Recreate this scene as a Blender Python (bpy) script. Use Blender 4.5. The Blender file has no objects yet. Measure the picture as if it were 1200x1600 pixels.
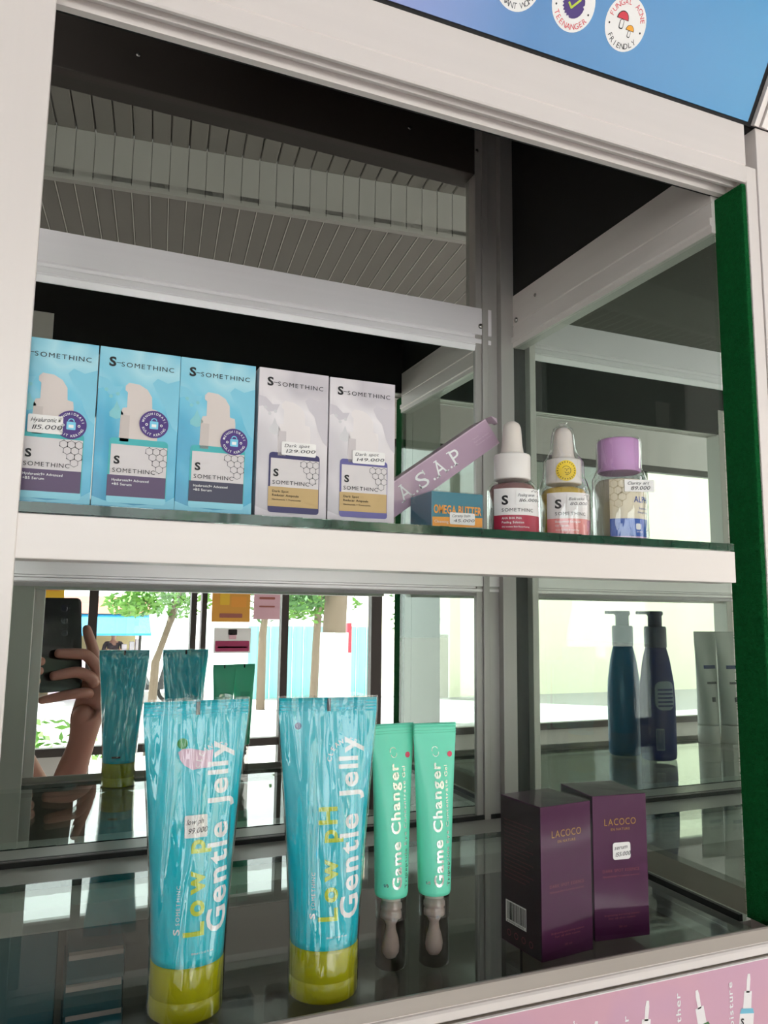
import bpy, bmesh, math, random
from mathutils import Vector, Matrix
random.seed(7)
PI = math.pi
scene = bpy.context.scene
COL = scene.collection

# ------------------------------------------------------------------ camera
FPX, YAW, PITCH, ROLL = 1198.06, 22.3646, 7.457, 0.6968
CZ = 1.15                                   # camera height above the shop floor
def cam_axes():
    a, b, c = (math.radians(v) for v in (YAW, PITCH, ROLL))
    fw = Vector((math.sin(a)*math.cos(b), math.cos(a)*math.cos(b), math.sin(b)))
    rt = Vector((math.cos(a), -math.sin(a), 0)); up = rt.cross(fw)
    return rt*math.cos(c)+up*math.sin(c), -rt*math.sin(c)+up*math.cos(c), fw
RT, UP, FW = cam_axes()
cam = bpy.data.cameras.new('camera'); camo = bpy.data.objects.new('camera', cam); COL.objects.link(camo)
cam.sensor_fit = 'HORIZONTAL'; cam.sensor_width = 36.0; cam.lens = 36.0*FPX/1200.0
cam.clip_start = 0.005; cam.clip_end = 300
m = Matrix((RT, UP, -FW)).transposed().to_4x4(); m.translation = (0, 0, CZ); camo.matrix_world = m
scene.camera = camo

# ------------------------------------------------------------------ light
world = bpy.data.worlds.new('sky'); scene.world = world; world.use_nodes = True
wn = world.node_tree; bg = wn.nodes['Background']
bg.inputs[0].default_value = (1.0, 0.965, 1.0, 1); bg.inputs[1].default_value = 3.6
sun = bpy.data.lights.new('sun', 'SUN'); suno = bpy.data.objects.new('sun', sun); COL.objects.link(suno)
sun.energy = 16.0; sun.angle = 0.01; sun.color = (1, 0.96, 0.95)
suno.rotation_euler = Vector((0.40, 0.30, -0.85)).to_track_quat('-Z', 'Y').to_euler()
scene.view_settings.view_transform = 'Standard'; scene.view_settings.look = 'None'
scene.view_settings.gamma = 1.0; scene.view_settings.use_curve_mapping = False
scene.view_settings.exposure = 0.15

# ------------------------------------------------------------------ materials
def C(h):
    h = h.lstrip('#'); o = []
    for i in (0, 2, 4):
        v = int(h[i:i+2], 16)/255
        o.append(v/12.92 if v <= 0.04045 else ((v+0.055)/1.055)**2.4)
    return (*o, 1)
MATS = {}
def mat(name, col='#808080', rough=0.5, metal=0.0, bump=0.0, bscale=200, vary=0.0, vscale=30, sub=None, spec=0.5, coat=0.0, stretch=None, emit=None):
    if name in MATS: return MATS[name]
    M = bpy.data.materials.new(name); M.use_nodes = True; nt = M.node_tree; b = nt.nodes['Principled BSDF']
    c = C(col) if isinstance(col, str) else col
    b.inputs['Base Color'].default_value = c; b.inputs['Roughness'].default_value = rough
    b.inputs['Metallic'].default_value = metal; b.inputs['Specular IOR Level'].default_value = spec
    b.inputs['Coat Weight'].default_value = coat
    if sub: b.inputs['Subsurface Weight'].default_value = sub; b.inputs['Subsurface Radius'].default_value = (.01, .006, .004)
    if emit: b.inputs['Emission Color'].default_value = c; b.inputs['Emission Strength'].default_value = emit
    if vary or bump:
        tc = nt.nodes.new('ShaderNodeTexCoord'); mp = nt.nodes.new('ShaderNodeMapping'); nt.links.new(tc.outputs['Object'], mp.inputs[0])
        if stretch: mp.inputs['Scale'].default_value = stretch
    if vary:
        n = nt.nodes.new('ShaderNodeTexNoise'); n.inputs['Scale'].default_value = vscale; n.inputs['Detail'].default_value = 4
        nt.links.new(mp.outputs[0], n.inputs['Vector'])
        r = nt.nodes.new('ShaderNodeMapRange'); r.inputs[3].default_value = 1-vary; r.inputs[4].default_value = 1+vary
        nt.links.new(n.outputs[0], r.inputs[0])
        x = nt.nodes.new('ShaderNodeMix'); x.data_type = 'RGBA'; x.blend_type = 'MULTIPLY'; x.inputs[0].default_value = 1
        x.inputs[6].default_value = c; nt.links.new(r.outputs[0], x.inputs[7]); nt.links.new(x.outputs[2], b.inputs['Base Color'])
    if bump:
        n2 = nt.nodes.new('ShaderNodeTexNoise'); n2.inputs['Scale'].default_value = bscale; n2.inputs['Detail'].default_value = 3
        nt.links.new(mp.outputs[0], n2.inputs['Vector'])
        bp = nt.nodes.new('ShaderNodeBump'); bp.inputs['Strength'].default_value = bump; bp.inputs['Distance'].default_value = 0.002
        nt.links.new(n2.outputs[0], bp.inputs['Height']); nt.links.new(bp.outputs[0], b.inputs['Normal'])
    MATS[name] = M; return M
def ramp_mat(name, stops, axis=(1, 0, 0), lo=0.0, hi=1.0, rough=0.4, noise=0.0, nscale=8, coat=0.0, metal=0):
    """a printed colour run along an object-space axis"""
    M = bpy.data.materials.new(name); M.use_nodes = True; nt = M.node_tree; b = nt.nodes['Principled BSDF']
    b.inputs['Roughness'].default_value = rough; b.inputs['Coat Weight'].default_value = coat; b.inputs['Metallic'].default_value = metal
    tc = nt.nodes.new('ShaderNodeTexCoord'); d = nt.nodes.new('ShaderNodeVectorMath'); d.operation = 'DOT_PRODUCT'
    nt.links.new(tc.outputs['Object'], d.inputs[0]); d.inputs[1].default_value = axis
    mr = nt.nodes.new('ShaderNodeMapRange'); mr.inputs[1].default_value = lo; mr.inputs[2].default_value = hi
    nt.links.new(d.outputs['Value'], mr.inputs[0])
    n = nt.nodes.new('ShaderNodeTexNoise'); n.inputs['Scale'].default_value = nscale; n.inputs['Detail'].default_value = 1; n.inputs['Distortion'].default_value = 1.2
    nt.links.new(tc.outputs['Object'], n.inputs['Vector'])
    s = nt.nodes.new('ShaderNodeMath'); s.operation = 'SUBTRACT'; s.inputs[1].default_value = 0.5; nt.links.new(n.outputs[0], s.inputs[0])
    ma = nt.nodes.new('ShaderNodeMath'); ma.operation = 'MULTIPLY_ADD'; ma.inputs[1].default_value = noise
    nt.links.new(s.outputs[0], ma.inputs[0]); nt.links.new(mr.outputs[0], ma.inputs[2])
    cr = nt.nodes.new('ShaderNodeValToRGB'); nt.links.new(ma.outputs[0], cr.inputs[0])
    while len(cr.color_ramp.elements) < len(stops): cr.color_ramp.elements.new(0.5)
    for e, (p, c) in zip(cr.color_ramp.elements, stops): e.position = p; e.color = C(c)
    nt.links.new(cr.outputs[0], b.inputs['Base Color'])
    MATS[name] = M; return M
def clear_mat(name, tint=(1, 1, 1, 1), ior=1.5, rough=0.0, bump=0, bscale=60, stretch=(1, 1, 1), boost=1.0, haze=0.0, hazecol=(1, 1, 1, 1)):
    """thin clear sheet: see-through plus a Fresnel reflection"""
    M = bpy.data.materials.new(name); M.use_nodes = True; nt = M.node_tree; nt.nodes.clear()
    out = nt.nodes.new('ShaderNodeOutputMaterial'); t = nt.nodes.new('ShaderNodeBsdfTransparent'); t.inputs[0].default_value = tint
    g = nt.nodes.new('ShaderNodeBsdfGlossy'); g.inputs['Roughness'].default_value = rough; g.inputs[0].default_value = (.95, .97, .96, 1)
    # Schlick reflectance from the facing angle, the same from either side of the sheet
    f0 = ((ior-1)/(ior+1))**2; ge = nt.nodes.new('ShaderNodeNewGeometry'); dt = nt.nodes.new('ShaderNodeVectorMath'); dt.operation = 'DOT_PRODUCT'
    nt.links.new(ge.outputs['Normal'], dt.inputs[0]); nt.links.new(ge.outputs['Incoming'], dt.inputs[1])
    def mth(op, a, v):
        n = nt.nodes.new('ShaderNodeMath'); n.operation = op
        if op == 'SUBTRACT': n.inputs[0].default_value = v; nt.links.new(a, n.inputs[1])
        else:
            nt.links.new(a, n.inputs[0])
            if v is not None: n.inputs[1].default_value = v
        return n.outputs[0]
    fac = mth('ADD', mth('MULTIPLY', mth('POWER', mth('SUBTRACT', mth('ABSOLUTE', dt.outputs['Value'], None), 1.0), 5.0), 1-f0), f0)
    mx = nt.nodes.new('ShaderNodeMixShader')
    if boost != 1:
        k = nt.nodes.new('ShaderNodeMath'); k.operation = 'MULTIPLY'; k.use_clamp = True; k.inputs[1].default_value = boost
        nt.links.new(fac, k.inputs[0]); fac = k.outputs[0]
    nt.links.new(fac, mx.inputs[0]); nt.links.new(g.outputs[0], mx.inputs[2])
    base = t.outputs[0]
    if haze:
        d = nt.nodes.new('ShaderNodeBsdfDiffuse'); d.inputs[0].default_value = hazecol
        m2 = nt.nodes.new('ShaderNodeMixShader'); m2.inputs[0].default_value = haze
        nt.links.new(t.outputs[0], m2.inputs[1]); nt.links.new(d.outputs[0], m2.inputs[2]); base = m2.outputs[0]
    nt.links.new(base, mx.inputs[1]); nt.links.new(mx.outputs[0], out.inputs[0])
    if bump:
        tc = nt.nodes.new('ShaderNodeTexCoord'); mp = nt.nodes.new('ShaderNodeMapping'); mp.inputs['Scale'].default_value = stretch
        n = nt.nodes.new('ShaderNodeTexNoise'); n.inputs['Scale'].default_value = bscale; n.inputs['Detail'].default_value = 2; n.inputs['Distortion'].default_value = 0.6
        nt.links.new(tc.outputs['Object'], mp.inputs[0]); nt.links.new(mp.outputs[0], n.inputs['Vector'])
        bp = nt.nodes.new('ShaderNodeBump'); bp.inputs['Strength'].default_value = bump; bp.inputs['Distance'].default_value = 0.004
        nt.links.new(n.outputs[0], bp.inputs['Height']); nt.links.new(bp.outputs[0], g.inputs['Normal']); nt.links.new(bp.outputs[0], dt.inputs[0])
    MATS[name] = M; return M

mat('aluminium', '#e8e0dc', .38, .15, vary=.03, vscale=6, stretch=(.4, 1, 20))
mat('aluminium_upright', '#e8e0dc', .38, .15, vary=.03, vscale=6, stretch=(20, 20, .4))
mat('aluminium_grey', '#c6c2be', .32, .4, vary=.04, vscale=6, stretch=(.4, 1, 30))
mat('rail_metal', '#e6e1e2', .42, .85, vary=.04, vscale=6, stretch=(.4, 1, 30)); mat('post_grey', '#b4b0ac', .4, .3, vary=.03, vscale=6, stretch=(20, 20, .4)); mat('olive_board', '#57564d', .6, vary=.05, vscale=3)
mat('track_grey', '#a79e97', .4, .3, vary=.05, vscale=6, stretch=(.4, 1, 30)); mat('rail_white', '#f5f0f3', .40, .12, vary=.03, vscale=6, stretch=(.4, 1, 30))
mat('dark_board', '#0c0b0d', .7)
mat('brown_bar', '#4a4440', .45, .3)
mat('black_rubber', '#0b0b0c', .5)
mat('brown_panel', '#a89f95', .5, vary=.12, vscale=5)
mat('screw', '#b8b6b2', .25, .9)
mat('mirror', '#e4ebe6', 0.0, 1.0)
clear_mat('clear_glass', (.93, .975, .955, 1))
clear_mat('side_glass', (.80, .86, .82, 1), haze=.05, hazecol=C('#9aa89c'))
mat('glass_edge', '#0c3b2b', .12, vary=.9, vscale=55, coat=.5)
mat('glass_edge_dark', '#0a2a22', .15, vary=.5, vscale=40)
mat('felt', '#12602f', .95, bump=.9, bscale=900, vary=.35, vscale=350, spec=.1)
clear_mat('film', (.995, .995, .995, 1), 1.5, .03, bump=1.0, bscale=38, stretch=(1.6, 1.6, .28), boost=2.4)
clear_mat('film_tight', (.99, .99, .99, 1), 1.45, .06, bump=.07, bscale=26, stretch=(1, 1, .5), boost=.8)
clear_mat('bottle_glass', (.97, .97, .96, 1), 1.5)
clear_mat('smoke_plastic', (.64, .60, .59, 1), 1.5)
mat('paper_white', '#f2f0ee', .6); mat('ink_black', '#17161a', .6); mat('ink_pen', '#2a2a33', .6)
mat('ink_white', '#f4f5f5', .5); mat('ink_grey', '#55555c', .5); mat('ink_red', '#d8384a', .5)
mat('ink_lime', '#c3d63c', .5); mat('ink_gold', '#a8803c', .35, .6); mat('ink_purple', '#4a2f7d', .5)
mat('ink_lightblue', '#7fd0ee', .5); mat('ink_navy', '#1d2f78', .5); mat('silver_foil', '#c8c8c4', .22, .85)
mat('white_plastic', '#ece7e2', .4, spec=.4); mat('rubber_white', '#ddd5cd', .5, sub=.1)

# ------------------------------------------------------------------ mesh helpers
def link(o, parent=None):
    COL.objects.link(o)
    if parent: o.parent = parent
    return o
def thing(name, label, cat, loc=(0, 0, 0), rotz=0.0, group=None, rel=True):
    o = bpy.data.objects.new(name, None); COL.objects.link(o); o.empty_display_size = .02
    o.location = (loc[0], loc[1], loc[2]+(CZ if rel else 0)); o.rotation_euler = (0, 0, rotz)
    tag(o, label, cat, group); return o
def tag(o, label=None, cat=None, group=None, kind=None):
    if label: o['label'] = label
    if cat: o['category'] = cat
    if group: o['group'] = group
    if kind: o['kind'] = kind
    return o
def root_loc(p):
    v = Vector((0, 0, 0))
    while p: v += Vector(p.location); p = p.parent
    return v
class MB:
    def __init__(s): s.v = []; s.f = []; s.m = []; s.sm = []
    def add(s, vs, fs, mi=0, smooth=False):
        b = len(s.v); s.v += [tuple(v) for v in vs]
        for f in fs: s.f.append([i+b for i in f]); s.m.append(mi); s.sm.append(smooth)
        return s
    def box(s, x0, x1, y0, y1, z0, z1, mi=0):
        v = [(x, y, z) for x in (x0, x1) for y in (y0, y1) for z in (z0, z1)]
        return s.add(v, [(0, 1, 3, 2), (4, 6, 7, 5), (0, 4, 5, 1), (2, 3, 7, 6), (0, 2, 6, 4), (1, 5, 7, 3)], mi)
    def prism(s, prof, axis, a, b, mi=0):
        """profile = 2-D points, swept along axis from a to b (x: (y,z), y: (x,z), z: (x,y))"""
        n = len(prof)
        def P(p, t): return (t, p[0], p[1]) if axis == 'x' else ((p[0], t, p[1]) if axis == 'y' else (p[0], p[1], t))
        vs = [P(p, a) for p in prof]+[P(p, b) for p in prof]
        fs = [[i, (i+1) % n, n+(i+1) % n, n+i] for i in range(n)]+[list(range(n))[::-1], list(range(n, 2*n))]
        return s.add(vs, fs, mi)
    def rings(s, rs, mi=0, caps=(True, True), smooth=True, closed=True):
        n = len(rs[0]); vs = [p for r in rs for p in r]; fs = []
        for k in range(len(rs)-1):
            for i in range(n if closed else n-1):
                j = (i+1) % n; fs.append([k*n+i, k*n+j, (k+1)*n+j, (k+1)*n+i])
        s.add(vs, fs, mi, smooth)
        b = len(s.v)-len(vs)
        if caps[0]: s.f.append([b+i for i in range(n)][::-1]); s.m.append(mi); s.sm.append(False)
        if caps[1]: s.f.append([b+(len(rs)-1)*n+i for i in range(n)]); s.m.append(mi); s.sm.append(False)
        return s
    def lathe(s, prof, c=(0, 0, 0), n=32, mi=0, caps=(True, True), smooth=True, sx=1, sy=1):
        return s.rings([[(c[0]+r*sx*math.cos(2*PI*i/n), c[1]+r*sy*math.sin(2*PI*i/n), c[2]+z) for i in range(n)] for r, z in prof], mi, caps, smooth)
    def tube(s, pts, rad, n=8, mi=0):
        rs = []
        for k, p in enumerate(pts):
            p = Vector(p); d = (Vector(pts[min(k+1, len(pts)-1)])-Vector(pts[max(k-1, 0)])).normalized()
            u = d.orthogonal().normalized() if abs(d.z) > .99 else d.cross(Vector((0, 0, 1))).normalized(); w = u.cross(d)
            r = rad[k] if isinstance(rad, (list, tuple)) else rad
            rs.append([tuple(p+u*r*math.cos(2*PI*i/n)+w*r*math.sin(2*PI*i/n)) for i in range(n)])
        return s.rings(rs, mi)
    def build(s, name, mats, parent=None, rel=False, bevel=0.0, seg=2):
        me = bpy.data.meshes.new(name)
        vs = s.v
        if rel:
            o = Vector((0, 0, CZ))-(root_loc(parent) if parent else Vector((0, 0, 0)))
            vs = [tuple(Vector(v)+o) for v in vs]
        me.from_pydata(vs, [], s.f)
        for mm in ([mats] if isinstance(mats, str) else mats): me.materials.append(MATS[mm])
        me.polygons.foreach_set('material_index', s.m); me.polygons.foreach_set('use_smooth', s.sm)
        bm = bmesh.new(); bm.from_mesh(me); bmesh.ops.recalc_face_normals(bm, faces=bm.faces)
        if bevel: 
            bmesh.ops.remove_doubles(bm, verts=bm.verts, dist=1e-6)
            bmesh.ops.bevel(bm, geom=[e for e in bm.edges if len(e.link_faces) == 2 and e.calc_face_angle(0) > .6], offset=bevel, segments=seg, affect='EDGES', profile=.6)
        bm.to_mesh(me); bm.free()
        return link(bpy.data.objects.new(name, me), parent)
def boxpart(name, m_, parent, x0, x1, y0, y1, z0, z1, bevel=0.0, rel=True):
    return MB().box(x0, x1, y0, y1, z0, z1).build(name, m_, parent, rel, bevel)

# --- flat print: 2-D shapes mapped onto a face or a curved wall
_gl = {}
def glyph(ch, bold=0.0):
    k = (ch, bold)
    if k not in _gl:
        cu = bpy.data.curves.new('t', 'FONT'); cu.body = ch; cu.size = 1; cu.offset = bold; cu.resolution_u = 3
        o = bpy.data.objects.new('t', cu); COL.objects.link(o)
        bpy.context.view_layer.update()
        dg = bpy.context.evaluated_depsgraph_get(); me = bpy.data.meshes.new_from_object(o.evaluated_get(dg))
        v = [(p.co.x, p.co.y) for p in me.vertices]; f = [list(p.vertices) for p in me.polygons]
        xs = [a for a, b in v] or [0, .3]
        _gl[k] = (v, f, min(xs), max(xs))
        bpy.data.objects.remove(o); bpy.data.curves.remove(cu); bpy.data.meshes.remove(me)
    return _gl[k]
def layout(text, bold=0.0, track=0.0):
    """glyphs set on a line: (verts, faces), cap height 0.72ish, returns width"""
    V, F, x = [], [], 0.0
    for ch in text:
        if ch == ' ': x += .3+track; continue
        v, f, a, b = glyph(ch, bold); o = len(V)
        V += [(p[0]-a+x, p[1]) for p in v]; F += [[i+o for i in q] for q in f]; x += (b-a)+.09+track
    return V, F, x-.09-track
class Print:
    def __init__(s): s.items = []; s.mats = []
    def mi(s, m_):
        if m_ not in s.mats: s.mats.append(m_)
        return s.mats.index(m_)
    def raw(s, V, F, m_, layer): s.items.append((V, F, s.mi(m_), layer)); return s
    def poly(s, pts, m_, layer=1): return s.raw(list(pts), [list(range(len(pts)))], m_, layer)
    def rect(s, x0, x1, y0, y1, m_, layer=1, r=0.0):
        if r <= 0: return s.poly([(x0, y0), (x1, y0), (x1, y1), (x0, y1)], m_, layer)
        p = []
        for cx, cy, a0 in ((x1-r, y0+r, -90), (x1-r, y1-r, 0), (x0+r, y1-r, 90), (x0+r, y0+r, 180)):
            p += [(cx+r*math.cos(math.radians(a0+t)), cy+r*math.sin(math.radians(a0+t))) for t in (0, 30, 60, 90)]
        return s.poly(p, m_, layer)
    def disc(s, cx, cy, r, m_, layer=1, n=28, sx=1): return s.poly([(cx+r*sx*math.cos(2*PI*i/n), cy+r*math.sin(2*PI*i/n)) for i in range(n)], m_, layer)
    def line(s, a, b, w, m_, layer=1):
        a = Vector(a); b = Vector(b); d = (b-a); L = d.length or 1e-9; n = Vector((-d.y, d.x))/L*w/2
        return s.poly([tuple(a-n), tuple(b-n), tuple(b+n), tuple(a+n)], m_, layer)
    def ring(s, cx, cy, r0, r1, m_, layer=1, n=28, a0=0, a1=360):
        for i in range(n):
            t0, t1 = (math.radians(a0+(a1-a0)*k/n) for k in (i, i+1))
            s.poly([(cx+r0*math.cos(t0), cy+r0*math.sin(t0)), (cx+r1*math.cos(t0), cy+r1*math.sin(t0)), (cx+r1*math.cos(t1), cy+r1*math.sin(t1)), (cx+r0*math.cos(t1), cy+r0*math.sin(t1))], m_, layer)
        return s
    def text(s, t, x, y, w, h, m_, layer=2, bold=0.0, track=0.0, rot=0.0, shear=0.0, arch=0.0):
        """text whose line is w long and capitals h high, starting at (x,y), turned by rot degrees"""
        V, F, W = layout(t, bold, track); sx = w/W; sy = h/.72
        c, q = math.cos(math.radians(rot)), math.sin(math.radians(rot)); P = []
        for a, b in V:
            u, v = a*sx+b*sy*shear, b*sy
            P.append((x+u*c-v*q, y+u*q+v*c))
        return s.raw(P, F, m_, layer)
    def arc(s, t, cx, cy, r, a0, a1, size, m_, layer=2, bold=0.0, inward=False):
        """text along a circle; a0..a1 degrees; inward = letters' feet outward (lower half)"""
        n = len(t)
        for i, ch in enumerate(t):
            if ch == ' ': continue
            v, f, lo, hi = glyph(ch, bold); th = math.radians(a0+(a1-a0)*(i/(n-1) if n > 1 else .5)); P = []
            for a, b in v:
                u, w = (a-(lo+hi)/2)*size/.72, (b-.36)*size/.72
                if inward: u, w = -u, -w
                rr = r+w; tt = th-u/r; P.append((cx+rr*math.cos(tt), cy+rr*math.sin(tt)))
            s.raw(P, f, m_, layer)
        return s
    def hexes(s, cx, cy, r, cells, m_, layer=2, w=None, dots=True):
        w = w or r*.16; seen = set()
        for i, j in cells:
            hx = cx+(i+.5*(j % 2))*r*1.732; hy = cy-j*r*1.5
            p = [(hx+r*math.cos(math.radians(30+60*k)), hy+r*math.sin(math.radians(30+60*k))) for k in range(6)]
            for k in range(6):
                s.line(p[k], p[(k+1) % 6], w, m_, layer)
                if dots and random.random() < .4: s.disc(p[k][0], p[k][1], w*1.5, m_, layer, 6)
        return s
    def build(s, name, parent, mapfn, step=None, off=.00012):
        me = bpy.data.meshes.new(name); bm = bmesh.new()
        lay = bm.verts.layers.float.new('ly')
        for V, F, mi_, ly in s.items:
            vs = [bm.verts.new((a, b, 0)) for a, b in V]
            for v in vs: v[lay] = ly
            for f in F:
                try: fc = bm.faces.new([vs[i] for i in f]); fc.material_index = mi_
                except ValueError: pass
        big = [f for f in bm.faces if len(f.verts) > 4]
        bmesh.ops.triangulate(bm, faces=big)
        if step:
            xs = [v.co.x for v in bm.verts]; k = math.floor(min(xs)/step)+1
            while k*step < max(xs):
                bmesh.ops.bisect_plane(bm, geom=bm.verts[:]+bm.edges[:]+bm.faces[:], plane_co=(k*step, 0, 0), plane_no=(1, 0, 0), dist=1e-7); k += 1
        for v in bm.verts: v.co = mapfn(v.co.x, v.co.y, v[lay]*off)
        bm.to_mesh(me); bm.free()
        for m_ in s.mats: me.materials.append(MATS[m_])
        return link(bpy.data.objects.new(name, me), parent)
def face_map(x0, y, z0): return lambda u, v, o: Vector((x0+u, y-o, z0+v))
def price_sticker(parent, mapfn, x, y, w, h, lines, step=None, layer=6, rot=0, mats='paper_white', r=.0008):
    p = Print(); p.rect(x, x+w, y, y+h, mats, layer, r); st = p.build('price_sticker', parent, mapfn, step)
    q = Print(); n = len(lines)
    for i, t in enumerate(lines):
        lh = h*.8/n; q.text(t, x+w*(.08+.05*i), y+h*.12+lh*(n-1-i)+lh*.15, w*(.84 if i else .72), lh*.62, 'ink_pen', layer+1.5, shear=.35, rot=3)
    q.build('lettering', st, mapfn, step)
    return st

# ------------------------------------------------------------------ measured layout (metres from the camera; z from camera height)
YF, YB, ZS, ZU = .4103, .7492, -.2166, .0520
XL, XR, XG = -.0237, .471, .463            # opening edges, side glass
ZHB, ZHT = .336, .384                      # header
def ray(u, v): return FW+RT*((u-600)/FPX)-UP*((v-800)/FPX)
def on_y(u, v, y): d = ray(u, v); return d*(y/d.y)
def virt(u, v, Y):
    """place of a thing whose reflection in the back mirror shows at pixel u,v, Y along the unfolded ray"""
    p = on_y(u, v, Y); return Vector((p.x, 2*YB-Y, p.z))

# ------------------------------------------------------------------ the shop
mat('floor_tile', '#d3cdcd', .35, vary=.08, vscale=2); mat('wall_paint', '#c9c3c0', .8, vary=.04, vscale=1.5)
mat('pvc', '#817d76', .22, vary=.03, vscale=3); mat('pvc_joint', '#d8d4cc', .25); mat('pvc_back', '#4a4742', .6); mat('pvc_face', '#a6a39c', .4); mat('frame_dark', '#3a3330', .45, .2)
mat('wall_cream', '#f1e9d2', .85, vary=.04, vscale=1)
X0, X1, Y0, Y1 = -2.6, 5.6, 1.498-3.8, 4.3
fl = boxpart('floor', 'floor_tile', None, X0-.1, X1+.1, Y0-.5, Y1+.1, -CZ-.1, -CZ); tag(fl, kind='structure')
for n, a in (('wall_left', (X0-.1, X0, Y0, Y1)), ('wall_right', (X1, X1+.1, Y0, Y1)), ('wall_back', (X0-.1, X1+.1, Y1, Y1+.1))):
    tag(boxpart(n, 'wall_paint', None, *a, -CZ, 2.15), kind='structure')
# PVC plank ceiling with a drop, turned six degrees against the cabinet
AC = math.radians(-6.2); PW = .0672
def ceil_obj(name, z):
    o = MB().box(-2.7, 4.3, *((-5.1, 0) if z > 1.7 else (0, 2.3)), z+.012, z+.03).build(name, 'pvc_back', None)
    o.location = (0, 2.85, CZ); o.rotation_euler = (0, 0, AC); return tag(o, kind='structure')
ceil = ceil_obj('ceiling', 1.75); ceil2 = ceil_obj('ceiling', 1.56)
tr = MB().box(-2.7, 4.3, .012, .03, 1.56, 1.78).build('trim_1', 'pvc_back', None); tr.location = (0, 2.85, CZ); tr.rotation_euler = (0, 0, AC); tag(tr, kind='structure')
def plank_mesh(L, vert=False):
    g, b, t = (.0007, .0016, .010) if vert else (.0016, .0035, .010)
    prof = [(g, t), (g, b), (g+b, 0), (PW-g-b, 0), (PW-g, b), (PW-g, t)]
    o = MB()
    if vert: o.prism([(x, y) for x, y in prof], 'z', 0, L)
    else: o.prism([(x, y) for x, y in prof], 'y', 0, L)
    ob = o.build('plank', 'pvc_face' if vert else 'pvc'); me = ob.data; bpy.data.objects.remove(ob); return me
mh, ml, mv = plank_mesh(5.09), plank_mesh(2.28), plank_mesh(.20, True)
for i in range(-38, 62):
    for me, par, loc in ((mh, ceil, (i*PW, -5.09, 1.75)), (ml, ceil2, (i*PW, .014, 1.56)), (mv, tr, (i*PW, 0, 1.5600))):
        o = bpy.data.objects.new('plank', me); COL.objects.link(o); o.parent = par; o.location = loc
jo = MB().box(-.0017, .0017, 0, 2.28, -.0015, .004).build('joint_strip', 'pvc_joint', ceil2); jo.location = (-38*PW, .014, 1.56)
for i in range(-37, 62): o = jo.copy(); COL.objects.link(o); o.parent = ceil2; o.location = (i*PW, .014, 1.56)
MB().box(-2.7, 4.3, -.006, .02, 1.546, 1.559).build('edge_bead', 'pvc_face', tr)
# glazed shop front behind the photographer
mat('lower_panel', '#b5b0aa', .6)
def front_bar(name, x0, x1, z0, z1, m_='frame_dark', d=.05):
    return boxpart(name, m_, None, x0, x1, Y0-d, Y0, z0, z1)
front = thing('window_1', None, None, (0.5, Y0, -CZ)); tag(front, kind='structure')
ZT = .95
for x0, x1 in ((-2.6, -2.55), (-1.1, -1.06), (.103, .143), (.565, .592), (.616, .640), (1.014, 1.050), (1.50, 1.56), (3.98, 4.04), (5.55, 5.6)):
    boxpart('mullion', 'frame_dark', front, x0, x1, Y0-.05, Y0, -CZ, ZT)
for z0, z1 in ((-.655, -.618), (ZT-.04, ZT), (-CZ, -CZ+.08)):
    boxpart('transom', 'frame_dark', front, X0, X1, Y0-.045, Y0-.005, z0, z1)
xs = [-2.55, -1.1, -1.06, .103, .143, .565, .640, 1.014, 1.05, 1.5, 1.56, 3.98, 4.04, 5.55]
for a, b in zip(xs[0::2], xs[1::2]): boxpart('pane', 'clear_glass', front, a, b, Y0-.028, Y0-.024, -.618, ZT-.04); boxpart('lower_panel' if a > 1.2 or a < -1.05 else 'pane', 'lower_panel' if a > 1.2 or a < -1.05 else 'clear_glass', front, a, b, Y0-.028, Y0-.024, -CZ+.08, -.655)
mat('wall_olive', '#8f907e', .8, vary=.04, vscale=1.5)
tag(boxpart('wall_front', 'wall_olive', None, 1.56, 3.42, Y0-.10, Y0-.055, .10, ZT), kind='structure')
tag(boxpart('wall_front', 'wall_paint', None, X0-.1, X1+.1, Y0-.1, Y0, ZT, 2.15), kind='structure')

# ------------------------------------------------------------------ the display cabinet
cab = thing('display_cabinet', 'aluminium framed display cabinet with mirrored back, side glass and green felt strip', 'cabinet', (.45, .58, -CZ))
A, AU, AG = 'aluminium', 'aluminium_upright', 'aluminium_grey'
XE0, XE1 = -.105, 1.16                                   # ends of the two bays
BAYS = ((XE0, XR, 0), (.53, XE1, 1))
def header_profile():
    y, z = YF, ZHB
    return [(y, ZHT), (y, z+.0145), (y+.0008, z+.0138), (y, z+.0130), (y, z+.001), (y+.001, z), (y+.0032, z), (y+.0046, z+.0045), (y+.0088, z+.0052), (y+.0108, z+.0012), (y+.0128, z+.0012),
            (y+.0148, z+.0055), (y+.0190, z+.0055), (y+.0212, z+.0004), (y+.0262, z+.0004), (y+.0262, ZHT)]
def rail_profile(zt, zb, y):
    """back rail: plain band, groove, two ribs down to the glazing lip; y is its face"""
    h = zt-zb
    return [(y, zt), (y, zb+h*.38), (y+.0025, zb+h*.36), (y+.0025, zb+h*.30), (y+.0008, zb+h*.27), (y+.0008, zb+h*.17), (y+.002, zb+h*.15), (y+.0012, zb+h*.12), (y+.003, zb), (y+.02, zb), (y+.02, zt)]
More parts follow.
